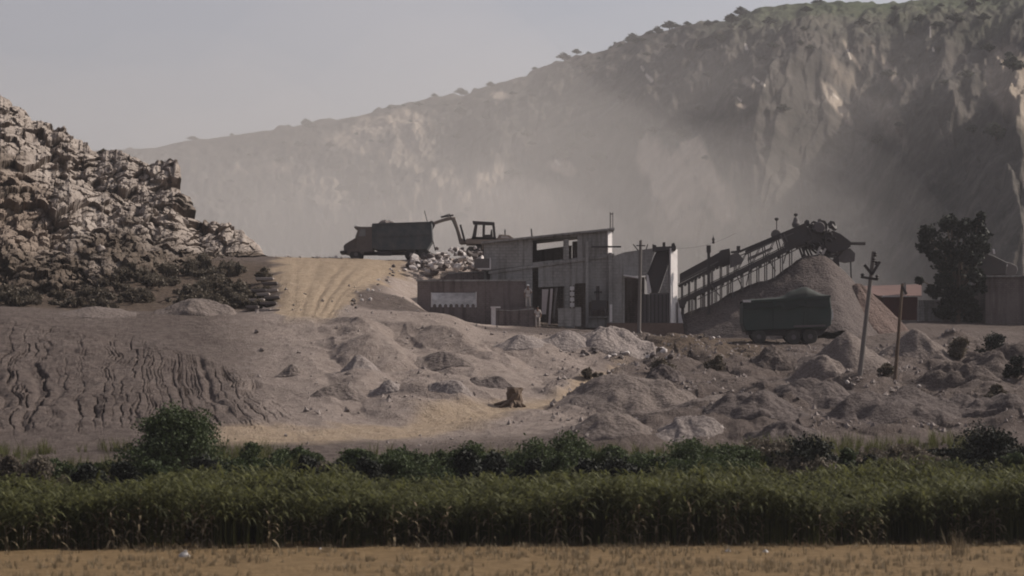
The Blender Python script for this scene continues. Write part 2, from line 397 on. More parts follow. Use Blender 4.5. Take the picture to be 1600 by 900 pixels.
lowm = sstep(114, 120, YY) * (1 - sstep(146, 156, YY)) * sstep(420, 560, PX) * (1 - sstep(850, 930, PX)) * (1 - np.exp(-((YY - trk - .6) / 3.5) ** 2))
G += lowm * (1.65 * cones((wx_ + .25 * wy_) / 4.6, wy_ / 8.5, 451) + .4 * cones(wx_ / 2.2, wy_ / 3.0, 461) + .07 * fbm(XX / .8, YY / 1.1, 4, 471))
G += .22 * rl * fbm(XX / 1.1, YY / 1.6, 5, 481)
# cracks and ledges of the stony yard at the right
G += rightside * rough * 0.16 * np.clip(facets(XX / 1.3, YY / 2.0, 91), -.5, .7)
def gz(x, y):
    s = max(y, 70.0); u = x / s
    j = np.interp(u, U, np.arange(len(U))); i = np.interp(y, Yrow, np.arange(len(Yrow)))
    a, b = int(min(j, len(U) - 2)), int(min(i, len(Yrow) - 2)); fj, fi = j - a, i - b
    return float((G[b, a] * (1 - fj) + G[b, a + 1] * fj) * (1 - fi) + (G[b + 1, a] * (1 - fj) + G[b + 1, a + 1] * fj) * fi)
def hit(px, py, Ya=60.0, Yb=260.0):
    """first point of the ground on the line of sight through a photo pixel"""
    Y = Ya
    while Y < Yb:
        p = at(px, py, Y)
        if gz(p.x, Y) >= p.z: return Vector((p.x, Y, gz(p.x, Y)))
        Y += 0.25
    p = at(px, py, Yb); return Vector((p.x, Yb, gz(p.x, Yb)))
# soil masks; base kept darker right of the pale middle, painting in vignetting
wob = fbm(XX / 3, YY / 3, 4, 101)
m_ramp = (1 - sstep(.85, 1.15, np.abs(lat) + .35 * wob)) * sstep(147, 152, YY) * (1 - sstep(203, 216, YY))
m_ramp = np.maximum(m_ramp, sstep(196, 199, YY) * (1 - sstep(216, 220, YY)) * sstep(380, 430, PX) * (1 - sstep(620, 680, PX)))
tw = np.interp(PX, [300, 450, 700, 870, 930, 1010], [2.6, 2.6, 3.0, 4.0, 5.5, 7])
m_track = (.9 - .9 * sstep(.35, 1.35, np.abs(YY - trk - .6) / tw + .9 * wob)) * sstep(270, 380, PX) * (1 - sstep(940, 1000, PX))
m_tan = np.maximum(m_ramp, m_track)
m_red = np.clip(sstep(990, 1060, PX) * (1 - sstep(1160, 1240, PX)) * sstep(148, 158, YY) * (1 - sstep(176, 184, YY)) * (1 + wob), 0, 1)
m_red = np.maximum(m_red, .9 * (1 - sstep(405, 440, PX + 12 * wob)) * sstep(156, 161, YY) * (1 - sstep(189, 193, YY)))
m_pale = sstep(575, 625, PX) * (1 - sstep(780, 820, PX)) * sstep(169, 174, YY) * (1 - sstep(203, 212, YY))
m_pale = np.maximum(m_pale, 0.62 * sstep(300, 480, PX + 30 * wob) * (1 - sstep(900, 1000, PX)) * sstep(109, 114, YY) * (1 - sstep(158, 163, YY)))
m_field = 1 - sstep(78, 84, YY)
nr, nc = G.shape
Vg = np.stack([XX, YY, G], -1).reshape(-1, 3)
ii, jj = np.meshgrid(np.arange(nr - 1), np.arange(nc - 1), indexing='ij')
a = (ii * nc + jj)
Fg = np.stack([a, a + 1, a + nc + 1, a + nc], -1).reshape(-1, 4)
MASK = np.stack([m_tan, m_red, m_pale, m_field], -1).reshape(-1, 4).astype(np.float32)

m, n, l, b = mat_base('quarry_soil')
pos = n.new('ShaderNodeNewGeometry').outputs['Position']
att = n.new('ShaderNodeAttribute'); att.attribute_name = 'soil'
sep = n.new('ShaderNodeSeparateColor'); l.new(att.outputs['Color'], sep.inputs[0])
fA = node_noise(n, l, 0.22, 9, 0.62, pos); fB = node_noise(n, l, 1.9, 8, 0.7, pos); fC = node_noise(n, l, 9, 4, 0.7, pos)
base = node_ramp(n, l, fA, [(0.3, (0.075, 0.058, 0.052)), (0.5, (0.11, 0.086, 0.078)), (0.7, (0.15, 0.122, 0.112))])
base = node_mix(n, l, 0.55, base, node_ramp(n, l, fB, [(0.3, (0.05, 0.038, 0.034)), (0.5, (0.11, 0.086, 0.077)), (0.72, (0.20, 0.165, 0.15))]))
pale = node_ramp(n, l, fB, [(0.3, (0.26, 0.207, 0.18)), (0.6, (0.37, 0.307, 0.275)), (0.8, (0.45, 0.39, 0.357))])
tan = node_ramp(n, l, fB, [(0.3, (0.25, 0.185, 0.13)), (0.6, (0.35, 0.272, 0.20)), (0.8, (0.42, 0.335, 0.255))])
red = node_ramp(n, l, fB, [(0.3, (0.055, 0.04, 0.031)), (0.6, (0.11, 0.08, 0.06)), (0.8, (0.17, 0.128, 0.10))])
field = node_ramp(n, l, fB, [(0.3, (0.13, 0.085, 0.042)), (0.55, (0.215, 0.145, 0.076)), (0.8, (0.29, 0.205, 0.115))])
base = node_mix(n, l, sep.outputs[2], base, pale)
base = node_mix(n, l, sep.outputs[1], base, red)
base = node_mix(n, l, sep.outputs[0], base, tan)
base = node_mix(n, l, att.outputs['Alpha'], base, field)
vo = n.new('ShaderNodeTexVoronoi'); vo.inputs['Scale'].default_value = 3.2; l.new(pos, vo.inputs['Vector'])
st = node_ramp(n, l, vo.outputs['Distance'], [(0.10, (1, 1, 1)), (0.17, (0, 0, 0))])
pick = node_ramp(n, l, node_noise(n, l, 0.9, 3, 0.6, pos), [(0.52, (0, 0, 0)), (0.60, (0.8, 0.8, 0.8))])
sm = n.new('ShaderNodeMath'); sm.operation = 'MULTIPLY'; l.new(st, sm.inputs[0]); l.new(pick, sm.inputs[1])
stc = node_ramp(n, l, fC, [(0.4, (0.09, 0.07, 0.065)), (0.6, (0.36, 0.31, 0.29))])
base = node_mix(n, l, sm.outputs[0], base, stc)
l.new(base, b.inputs['Base Color']); b.inputs['Roughness'].default_value = 0.95; b.inputs['Specular IOR Level'].default_value = 0.1
hh = n.new('ShaderNodeMath'); hh.operation = 'ADD'; l.new(fB, hh.inputs[0]); l.new(fC, hh.inputs[1])
node_bump(n, l, b, hh.outputs[0], 0.85, 0.26)
M['soil'] = m

def soil_piece(name, faces):
    used, inv = np.unique(faces.ravel(), return_inverse=True)
    me = np_mesh(name, Vg[used], inv.reshape(-1, 4))
    ca = me.color_attributes.new('soil', 'FLOAT_COLOR', 'POINT'); ca.data.foreach_set('color', MASK[used].ravel())
    return tag(link(name, me, M['soil']), kind='structure')
fm = MASK[Fg[:, 0]]; fpx = PX.ravel()[Fg[:, 0]]; fy = YY.ravel()[Fg[:, 0]]
is_ramp = (fm[:, 0] > .5) & (fy > 140); is_track = (fm[:, 0] > .5) & (fy <= 140); is_field = fy < 90
soil_piece('ground', Fg[~(is_ramp | is_track | is_field)])
soil_piece('dirt_ramp', Fg[is_ramp]); soil_piece('dirt_track', Fg[is_track]); soil_piece('field', Fg[is_field])

# ------------------------------------------------------------------ the quarried hill behind
RID = [(-1500, 235), (-300, 238), (60, 236), (150, 234), (240, 230), (290, 218), (330, 214), (390, 204), (460, 193), (520, 184), (560, 177), (610, 163), (650, 156), (720, 146), (780, 128), (830, 113),
       (870, 95), (930, 80), (975, 66), (1010, 50), (1040, 45), (1070, 35), (1110, 33), (1150, 25), (1200, 16), (1240, 12), (1290, 8), (1400, 0), (1600, -14), (2100, -40), (3200, 60)]
hpx = np.concatenate([np.linspace(-1500, 100, 120), np.linspace(103, 1700, 900), np.linspace(1710, 3200, 110)])
T = np.concatenate([np.linspace(0, 1, 420), np.linspace(1.01, 1.6, 25)])
HP, TT = np.meshgrid(hpx, T)
yr = np.interp(HP, [-1500, 240, 1000, 1600, 3200], [1500, 1450, 1020, 760, 600])
yb = np.interp(HP, [-1500, 240, 700, 1000, 1350, 1600, 3200], [760, 760, 640, 520, 470, 350, 300])
rp = np.interp(HP, [p for p, _ in RID], [v for _, v in RID])
zr = CAM_Z + ((450 - rp) / F * cP + sP) / (cP - (450 - rp) / F * sP) * yr
tc = np.clip(TT, 0, 1)
# horizontal position eases so that the lower quarried part is steep and the top rounds off
eas = np.interp(tc, [0, .12, .45, .75, .9, 1], [0, .06, .30, .62, .82, 1])
hy = yb + (yr - yb) * eas + (TT - tc) * 500
hz = 12 + (zr - 12) * tc - (TT - tc) ** 2 * 160 - (TT - tc) * 40
su = (HP - 800) / F
hx = su * hy
# buttresses and gullies running down to the right
al = HP / 260.0 - tc * .9
amp = np.sin(np.pi * np.clip(tc, 0, 1)) ** 0.7
quar = sstep(620, 1050, HP) * (1 - sstep(.72, .95, tc))
gul = fbm(al, tc * 1.5, 2, 201, .5)
gul2 = fbm(HP / 60.0 - tc * 2.4, tc * 6, 4, 211, .55)
lft = 1 - .5 * (1 - sstep(500, 900, HP))
hy = hy + lft * amp * gul * 58
fine = fbm(HP / 14, tc * 22, 4, 231)
dg = HP / 55.0 - tc * 4.0
hz = hz + lft * amp * (6 * fbm(HP / 120 - tc * 2.5, tc * 3.4, 5, 261, .5) + 2.5 * gul2 + 2.5 * quar * facets(HP / 70 - tc * 3, tc * 5, 221) + 1.6 * quar * (1 - 2 * np.abs(fbm(dg, tc * 2.2, 3, 271))))
hz = hz + amp * fine * 2.0 + sstep(.93, 1, tc) * (fbm(HP / 22, TT * 6, 3, 241) * 3.0 - .8)
hx = su * hy
# bare rock: where the photo's hill is cut open (photo column, height on slope, size)
scar = np.zeros(HP.shape)
wq = fbm(HP / 40, tc * 8, 4, 251)
pyv = 450 - F * np.tan(np.arctan2(hz - CAM_Z, hy) - PITCH)
for (cx, cy, w_, h_, sl, a) in ((1050, 275, 42, 75, .5, 1), (1105, 265, 28, 90, .55, 1), (1130, 320, 40, 50, .5, .7), (1075, 345, 60, 40, .3, .6), (1355, 150, 30, 100, .75, .3), (1385, 100, 9, 50, .7, .45), (1340, 95, 6, 36, .6, .55),
        (880, 262, 26, 14, .9, .8), (1310, 160, 12, 40, .7, .7), (600, 195, 80, 22, .2, .6), (560, 215, 70, 24, .3, .5), (640, 240, 60, 30, .4, .4), (690, 290, 50, 60, .4, .5), (500, 300, 50, 40, .3, .35),
        (790, 320, 80, 60, .3, .7), (840, 330, 50, 40, .5, .6), (620, 330, 90, 40, .2, .4), (420, 262, 60, 14, -.2, .35), (780, 150, 14, 8, 0, .9), (1160, 165, 10, 6, .7, 1), (1172, 130, 10, 10, .6, .8), (1590, 130, 40, 90, .3, .55), (980, 90, 20, 8, .3, .4)):
    dx_ = HP - cx - sl * (pyv - cy); d = np.sqrt((dx_ / w_) ** 2 + ((pyv - cy) / h_) ** 2)
    scar = np.maximum(scar, a * (1 - sstep(.45, 1.1, d + wq * .9)))
for (x0, y0, x1, y1, w_) in ((1003, 104, 1007, 110, 2.2), (1011, 117, 1020, 126, 2.4), (1179, 120, 1188, 127, 2), (1192, 130, 1197, 133, 2), (1155, 153, 1160, 158, 2), (1328, 78, 1333, 92, 2.2), (1458, 42, 1459, 58, 1.8), (1462, 75, 1463, 79, 1.8), (868, 251, 874, 257, 2.4), (1168, 70, 1169, 76, 2), (1305, 147, 1312, 154, 1.8)):
    vx, vy = x1 - x0, y1 - y0; t_ = np.clip(((HP - x0) * vx + (pyv - y0) * vy) / (vx * vx + vy * vy), 0, 1)
    d = np.hypot(HP - x0 - t_ * vx, pyv - y0 - t_ * vy) / w_
    scar = np.maximum(scar, 1.35 * (1 - sstep(.5, 1.2, d + wq * .8)))
green = sstep(.62, .9, tc) * sstep(1050, 1200, HP)
nr2, nc2 = HP.shape
ii, jj = np.meshgrid(np.arange(nr2 - 1), np.arange(nc2 - 1), indexing='ij'); a = ii * nc2 + jj
me = np_mesh('hill', np.stack([hx, hy, hz], -1).reshape(-1, 3), np.stack([a, a + 1, a + nc2 + 1, a + nc2], -1).reshape(-1, 4))
ca = me.color_attributes.new('rock', 'FLOAT_COLOR', 'POINT')
ca.data.foreach_set('color', np.stack([np.clip(scar, 0, 1), np.clip(scar - 1, 0, 1) * 1.6, green, green * 0 + 1], -1).astype(np.float32).ravel())
m, n, l, b = mat_base('scrub_hillside')
pos = n.new('ShaderNodeNewGeometry').outputs['Position']
att = n.new('ShaderNodeAttribute'); att.attribute_name = 'rock'
sep = n.new('ShaderNodeSeparateColor'); l.new(att.outputs['Color'], sep.inputs[0])
fA = node_noise(n, l, 0.012, 8, 0.65, pos); fB = node_noise(n, l, 0.09, 8, 0.72, pos)
base = node_ramp(n, l, fB, [(0.36, (0.022, 0.021, 0.018)), (0.5, (0.05, 0.045, 0.04)), (0.66, (0.10, 0.088, 0.078))])
gr = node_ramp(n, l, fB, [(0.36, (0.03, 0.042, 0.022)), (0.55, (0.06, 0.075, 0.04)), (0.7, (0.11, 0.115, 0.07))])
base = node_mix(n, l, sep.outputs[2], base, gr)
base = node_mix(n, l, node_ramp(n, l, fA, [(0.45, (0, 0, 0)), (0.7, (.5, .5, .5))]), base, (0.10, 0.085, 0.076))
rk = node_ramp(n, l, fB, [(0.3, (0.26, 0.21, 0.165)), (0.6, (0.42, 0.35, 0.285)), (0.8, (0.5, 0.43, 0.37))])
base = node_mix(n, l, sep.outputs[0], base, rk)
base = node_mix(n, l, sep.outputs[1], base, (0.6, 0.56, 0.52))
l.new(base, b.inputs['Base Color']); b.inputs['Roughness'].default_value = 0.95; b.inputs['Specular IOR Level'].default_value = 0.05
node_bump(n, l, b, fB, 0.6, 2.0)
tag(link('hill', me, m), kind='structure')
HILL = (hpx, T, hx, hy, hz)
def hill_pt(px, t):
    j = int(np.argmin(np.abs(hpx - px))); i = int(np.argmin(np.abs(T - t)))
    return Vector((hx[i, j], hy[i, j], hz[i, j]))
def hill_at(px, py):
    j = int(np.argmin(np.abs(hpx - px))); i = int(np.argmin(np.abs(pyv[:420, j] - py)))
    return Vector((hx[i, j], hy[i, j], hz[i, j]))

# ------------------------------------------------------------------ the broken-rock outcrop at the left
CR = [(-1400, 60), (-500, 70), (-200, 110), (-60, 125), (0, 134), (25, 148), (45, 170), (75, 190), (108, 190), (122, 206), (150, 222), (185, 228), (240, 240), (262, 244), (278, 256), (284, 276), (294, 300), (312, 328), (340, 336), (368, 345), (388, 360), (402, 374), (414, 389), (440, 420)]
CB = [(-1400, 480), (0, 478), (120, 455), (220, 432), (300, 412), (390, 400), (414, 399), (440, 430)]
cpx = np.concatenate([np.linspace(-1400, -110, 90), np.linspace(-100, 440, 560)])
CT = np.concatenate([np.linspace(-.08, 1, 420), np.linspace(1.01, 2.2, 70)])
CP, CTT = np.meshgrid(cpx, CT); ct = np.minimum(CTT, 1)
cyb = np.interp(CP, [-1400, 0, 200, 300, 414, 440], [160, 166, 178, 188, 196, 200]); cyr = np.interp(CP, [-1400, 0, 240, 290, 414, 440], [212, 206, 204, 203, 200, 202])
bp = np.interp(CP, [p for p, _ in CB], [v for _, v in CB]); rp = np.interp(CP, [p for p, _ in CR], [v for _, v in CR])
rp = rp + 8 + 5 * fbm(CP / 9, CP * 0, 3, 301)
zof = lambda p, Y: CAM_Z + ((450 - p) / F * cP + sP) / (cP - (450 - p) / F * sP) * Y
zb, zr = zof(bp, cyb), zof(rp, cyr)
bulge = np.sin(np.pi * np.clip(ct, 0, 1))
cyy = cyb + (cyr - cyb) * (ct ** 1.15) + (CTT - ct) * 22
czz = zb + (zr - zb) * ct - (CTT - ct) ** 2 * 9 - (CTT - ct) * 4
cxx = (CP - 800) / F * cyy
sx_, sz_ = cxx + 0.25 * (czz), czz * 1.1
fade = np.clip((415 - CP) / 60, .15, 1)
vs = .35 + 1.1 * np.clip(fbm(sx_ / 4, sz_ / 3, 3, 391) + .5, 0, 1)
disp = fade * (1.15 * facets(sx_ / 5.5 + .3 * fbm(sx_ / 3, sz_ / 3, 2, 310), sz_ / 4.2, 311) + 1.05 * facets(sx_ / 1.9 + .2 * fbm(sx_, sz_, 2, 320), sz_ / 1.5, 321) + vs * .72 * facets(sx_ / .8, sz_ / .62, 331) + vs * .22 * facets(sx_ / .34, sz_ / .27, 341) + .9 * fbm(sx_ / 7, sz_ / 5, 3, 351))
edge = 1 - sstep(1.0, 1.25, CTT)
cyy = cyy - disp * .85 * (0.25 + .75 * edge); czz = czz + disp * .45 * edge
cxx = (CP - 800) / F * (cyb + (cyr - cyb) * (ct ** 1.15) + (CTT - ct) * 22) + disp * .25
nr3, nc3 = CP.shape
ii, jj = np.meshgrid(np.arange(nr3 - 1), np.arange(nc3 - 1), indexing='ij'); a = ii * nc3 + jj
CLV = np.stack([cxx, cyy, czz], -1)
me = np_mesh('rock_outcrop', CLV.reshape(-1, 3), np.stack([a, a + 1, a + nc3 + 1, a + nc3], -1).reshape(-1, 4), smooth=False)
ca = me.color_attributes.new('rock', 'FLOAT_COLOR', 'POINT')
och = (1 - sstep(40, 130, CP + 40 * fbm(CP / 30, czz / 3, 3, 361))) * (1 - sstep(.5, .75, ct)) 
veg = np.clip((1 - sstep(.12, .34, ct + .25 * fbm(cxx / 3, czz / 3, 3, 371))) + sstep(.2, .45, fbm(cxx / 1.6, czz / 1.2, 4, 381) + .12 * ct) * .7, 0, 1)
ca.data.foreach_set('color', np.stack([och, veg, och * 0, och * 0 + 1], -1).astype(np.float32).ravel())
m, n, l, b = mat_base('broken_rock_face')
pos = n.new('ShaderNodeNewGeometry').outputs['Position']
att = n.new('ShaderNodeAttribute'); att.attribute_name = 'rock'
sep = n.new('ShaderNodeSeparateColor'); l.new(att.outputs['Color'], sep.inputs[0])
fA = node_noise(n, l, 0.35, 8, 0.65, pos); fB = node_noise(n, l, 2.2, 8, 0.72, pos)
rk = node_ramp(n, l, fA, [(0.3, (0.13, 0.105, 0.092)), (0.5, (0.25, 0.21, 0.185)), (0.7, (0.38, 0.33, 0.295))])
rk = node_mix(n, l, 0.45, rk, node_ramp(n, l, fB, [(0.3, (0.10, 0.083, 0.076)), (0.5, (0.235, 0.20, 0.18)), (0.72, (0.40, 0.355, 0.325))]))
oc = node_ramp(n, l, fB, [(0.3, (0.12, 0.092, 0.076)), (0.7, (0.25, 0.20, 0.165))])
ve = node_ramp(n, l, fB, [(0.35, (0.04, 0.032, 0.026)), (0.65, (0.13, 0.10, 0.08))])
rk = node_mix(n, l, sep.outputs[0], rk, oc); rk = node_mix(n, l, sep.outputs[1], rk, ve)
l.new(rk, b.inputs['Base Color']); b.inputs['Roughness'].default_value = 0.95; b.inputs['Specular IOR Level'].default_value = 0.1
node_bump(n, l, b, fB, 0.7, 0.12)
tag(link('rock_outcrop', me, m), kind='structure')
M['outcrop'] = m
def cliff_at(px, t):
    j = int(np.argmin(np.abs(cpx - px))); i = int(np.argmin(np.abs(CT - t))); return Vector(CLV[i, j])

# ------------------------------------------------------------------ concrete crusher house
def slab(name, mat, parent, polys, Y, depth, off=0.0, bevel=0.0):
    mb = MB()
    for p in polys: mb.prism(p, Y, depth, off)
    return mb.build(name, mat, parent, bevel)
def slabs(name, mat, parent, polys, Y, depth, off=0.0, bevel=0.0):
    for p in polys: o = slab(name, mat, parent, [p], Y, depth, off, bevel)
    return o
def rc(x0, y0, x1, y1): return [(x0, y0), (x1, y0), (x1, y1), (x0, y1)]
YB = 185.0
b0 = at(900, 508, YB)
bld = thing('concrete_building', 'half finished two storey grey concrete shed with dark doorways and a sloping flat roof', 'building', (b0.x, YB, zat(512, YB)))
lin = lambda x, x0, y0, x1, y1: y0 + (y1 - y0) * (x - x0) / (x1 - x0)
rf = lambda x: lin(x, 755, 379, 958, 358)           # roof line
fl = lambda x: lin(x, 765, 424, 960, 397)           # first-floor line
slab('upper_wall', M['concrete'], bld, [[(756, rf(756) + 2), (832, rf(832) + 2), (832, fl(832) - 1), (756, fl(765) - 1)]], YB, .25)
slab('upper_wall', M['concrete'], bld, [[(902, rf(902) + 2), (948, rf(948) + 2), (948, fl(948) - 1), (902, fl(902) - 1)]], YB, .25)
slab('parapet', M['concrete'], bld, [[(832.1, 410), (880, 405), (880, fl(880) - 1), (832.1, fl(832) - 1)], [(889, 404), (901.9, 402.5), (901.9, fl(902) - 1), (889, fl(889) - 1)]], YB, .2, .02)
slab('column', M['concrete'], bld, [[(880.2, rf(880) + 8), (888.8, rf(889) + 8), (888.8, fl(889) - 1), (880.2, fl(880) - 1)]], YB, .4, -.03)
slab('roof_slab', M['concrete'], bld, [[(752, rf(752) - 1.2), (960, rf(960) - 1.5), (960, rf(960) + 1.7), (752, rf(752) + 1.8)]], YB, 6.4, -.35)
slab('lintel', M['concrete'], bld, [[(832.2, rf(832) + 2), (901.8, rf(902) + 2), (901.8, rf(902) + 4.5), (832.2, rf(832) + 4)]], YB, .2, .03)
slab('side_wall', M['concrete'], bld, [[(756, rf(756) + 2), (760, rf(760) + 2), (760, 506), (756, 506)]], YB, 5.6, .27)
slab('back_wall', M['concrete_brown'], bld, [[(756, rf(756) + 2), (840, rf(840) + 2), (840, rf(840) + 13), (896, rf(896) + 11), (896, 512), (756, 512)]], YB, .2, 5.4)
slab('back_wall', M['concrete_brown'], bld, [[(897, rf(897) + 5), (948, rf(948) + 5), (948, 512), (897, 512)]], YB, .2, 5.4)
slab('floor_slab', M['concrete'], bld, [[(763, fl(763) - .8), (960, fl(960) - .8), (960, fl(960) + 4), (763, fl(763) + 4)]], YB, 5.4, -.10)
# sunlit end wall as an added post: painted white, slanted to catch the sun
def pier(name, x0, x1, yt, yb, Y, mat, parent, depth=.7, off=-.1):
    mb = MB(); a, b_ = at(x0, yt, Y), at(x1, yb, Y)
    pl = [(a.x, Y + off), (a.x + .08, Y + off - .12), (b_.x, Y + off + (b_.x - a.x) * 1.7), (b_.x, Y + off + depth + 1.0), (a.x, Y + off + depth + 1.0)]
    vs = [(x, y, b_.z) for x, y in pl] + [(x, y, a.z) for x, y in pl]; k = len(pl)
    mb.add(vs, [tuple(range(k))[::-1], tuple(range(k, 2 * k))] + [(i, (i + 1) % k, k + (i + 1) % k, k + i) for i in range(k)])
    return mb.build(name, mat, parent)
pier('sunlit_end_post', 948.2, 957, rf(952) + 2, fl(950) - 1, YB, M['white'], bld)
slab('rail', M['steel_dark'], bld, [rc(924, 385, 970, 387.5)], YB, .1, -.5)
slab('aerial_post', M['wood_grey'], bld, [rc(953, 331, 954.6, 357), rc(957.2, 331, 958.4, 357), rc(953, 333, 958.4, 334.5)], YB, .1, .3)
slab('stub_bar', M['steel_dark'], bld, [[(829, 357), (831, 357), (832.5, 371), (830.2, 371)]], YB, .08, .2)
# ground floor
low = lambda x: fl(x) + 4
slab('lower_wall', M['concrete'], bld, [[(766, low(766)), (832, low(832)), (832, 512), (766, 512)]], YB, .25)
slab('lower_wall', M['concrete'], bld, [[(841, low(841)), (882, low(882)), (882, 447), (841, 449)], [(882.1, low(882)), (890, low(890)), (890, 512), (882.1, 512)], [(890.1, low(890)), (898, low(898)), (898, 446), (890.1, 446)], [(890.1, 482), (898, 482), (898, 512), (890.1, 512)],
      [(898.1, low(898)), (917, low(917)), (917, 442), (898.1, 443)]], YB, .25, .004)
slab('lower_wall', M['concrete'], bld, [[(917.2, low(917)), (951, low(951)), (951, 470), (917.2, 472)], [(951.1, low(951)), (976, 394), (976, 512), (951.1, 512)], [(976.1, 394), (1026, 387), (1010, 430), (976.1, 432)], [(917.2, 496), (951, 496), (951, 512), (917.2, 512)]], YB, .25, .008)
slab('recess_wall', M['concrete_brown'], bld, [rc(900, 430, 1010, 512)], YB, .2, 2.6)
slab('column', M['concrete'], bld, [rc(915, fl(917) - 26, 919.5, 512)], YB, .3, -.32)
slab('column', M['concrete'], bld, [rc(950.5, fl(951) - 3, 956, 512)], YB, .3, -.32)
vb = MB()
for k in range(4): vb.rect(890.6, 447.5 + k * 8.6, 897.4, 453.5 + k * 8.6, YB, .18, .02)
vb.build('vent_block', M['white'], bld)
slabs('door_frame', M['wood_grey'], bld, [rc(880.2, 450, 881.8, 508), rc(916, 445, 917.1, 508)], YB, .2, -.06)
slab('canopy', M['white'], bld, [[(974, 430), (1000, 434), (1000, 436.5), (974, 432)]], YB, .9, -.9)
slab('sill', M['concrete'], bld, [rc(917, 494, 951, 497)], YB, .4, -.3)
slab('machine_bench', M['steel_dark'], bld, [rc(924, 470, 947, 482), rc(931, 448, 936, 470), rc(928, 456, 940, 459), rc(921, 482, 950, 485), rc(923, 485, 925, 495), rc(944, 485, 946, 495)], YB, .5, -.9)
slab('fence_post', M['white'], bld, [rc(951.5, 477, 955.5, 504)], YB, .2, -1.4)

hop0 = at(1035, 505, YB)
hop = thing('feed_hopper', 'tall concrete feed hopper with a dark funnel and a bright white pillar', 'hopper', (hop0.x, YB, zat(520, YB)))
slab('funnel', M['steel_dark'], hop, [[(1026.3, 393), (1045, 388), (1045, 412), (1030, 456), (1021, 456), (1010.5, 431)]], YB, 2.2, .3)
slab('funnel_cheek', M['concrete'], hop, [[(1045, 414), (1045, 457), (1030.5, 457)]], YB, .3, .15)
slab('funnel_cheek', M['white'], hop, [[(1010, 428), (1013, 430), (1018, 456), (1012, 459)]], YB, .3, .05)
slab('lower_panel', M['steel_mid'], hop, [rc(1002, 459.5, 1015, 505), rc(1015.2, 457.5, 1046, 505)], YB, .1, .1)
gb = MB()
for k in range(7): gb.rect(1003.5 + k * 6.1, 460, 1005.5 + k * 6.1, 504, YB, .09, .02)
gb.build('panel_rib', M['steel_dark'], hop)
pier('pillar', 1046.2, 1060.5, 388, 505, YB, M['white'], hop, .8)  # same slanted face, shaped to catch the sun
slab('buttress', M['white'], hop, [[(1060.6, 470), (1068.5, 505), (1060.6, 505)]], YB, .5, .6)
slab('top_beam', M['steel_dark'], hop, [[(1020, 386), (1056, 384.5), (1056, 391), (1020, 393)]], YB, 1.2, -.1)
slabs('top_bracket', M['steel_dark'], hop, [[(1050, 380), (1054, 379), (1056, 384), (1050, 385)], [(1036, 378), (1040, 378), (1040, 385), (1036, 385)], [(1020, 381), (1026, 383), (1026, 386), (1020, 386)]], YB, .4, .3)
slab('plinth', M['plinth'], hop, [[(948, 505.2), (1066, 505.2), (1070, 536), (944, 536)]], YB, 3.0, -.65)
slab('rebar_bundle', M['steel_dark'], hop, [[(989, 381), (990.5, 380.5), (999, 391), (997.5, 392)], [(1001.5, 374), (1003, 374), (1004, 391), (1002.5, 391)], [(1012, 381), (1013.5, 381), (1010, 391), (1008.5, 391)], [(997, 390.5), (1022, 388), (1022, 390), (997, 392)]], YB, .06, .5)

# low brown compound wall with the white-lit opening
YL = 183.2
lw = thing('compound_wall', 'low dark brown wall with a long bright opening and little balusters', 'wall', (at(740, 500, YL).x, YL, zat(508, YL)))
slab('wall', M['concrete_brown'], lw, [rc(652, 439, 675, 512), rc(743.1, 439, 822, 512), rc(675.1, 439, 743, 457), rc(675.1, 480, 743, 512)], YL, .3)
slab('coping', M['concrete'], lw, [rc(650, 437, 822, 439.4)], YL, .44, -.06)
for k in range(8):
    bb = MB(); c = 679 + k * 8.6; bb.prism([(c - 2.6, 480), (c - 2.8, 477.5), (c - 1.4, 475), (c + 1.4, 475), (c + 2.8, 477.5), (c + 2.6, 480)], YL, .14, .06); bb.build('baluster', M['concrete_brown'], lw)
slabs('jamb', M['white'], lw, [rc(673.4, 457, 675, 480), rc(743.2, 456, 744.6, 480)], YL, .34, -.03)
tw_ = thing('terrace_wall', 'mauve grey terrace wall stepping up behind the low brown wall', 'wall', (at(725, 440, YL + 3).x, YL + 3, zat(470, YL + 3)))
slab('wall', M['concrete_brown'], tw_, [[(684, 438), (700, 428), (768, 424), (768, 480), (684, 480)]], YL + 2.6, .4)
slab('coping', M['concrete'], tw_, [[(700, 426.6), (768, 422.4), (768, 424), (700, 428)]], YL + 2.6, .5, -.05)
M['lit_ground_white'] = weathered('lit_ground_white', (0.74, 0.69, 0.66), (0.16, 0.135, 0.125), 1.3, amount=.85)
wp = MB(); a, b_ = at(664, 481, YL + .9), at(756, 481, YL + .9)  # added sheet stands in for sunlit pale ground behind the opening
wp.hexa([a, b_, b_ + Vector((0, -.03, .05)), a + Vector((0, -.03, .05)), a + Vector((0, 1.9, 1.35)), b_ + Vector((0, 1.9, 1.35)), b_ + Vector((0, 1.87, 1.4)), a + Vector((0, 1.87, 1.4))])
tag(wp.build('sun_catch_sheet', M['lit_ground_white']), 'added white sheet tilted to catch the sun behind the long opening of the low wall', 'sheet')
sg = thing('sign_board', 'small mauve board with a white edge beside the upper shed wall', 'board', (at(756, 420, YB - 1).x, YB - 1, zat(424, YB - 1)))
slab('board', M['steel_mid'], sg, [rc(741, 404, 765, 419)], YB - 1, .06)
slab('edge', M['white'], sg, [rc(765.1, 403, 767, 421), rc(746, 419.1, 765, 421)], YB - 1, .08)

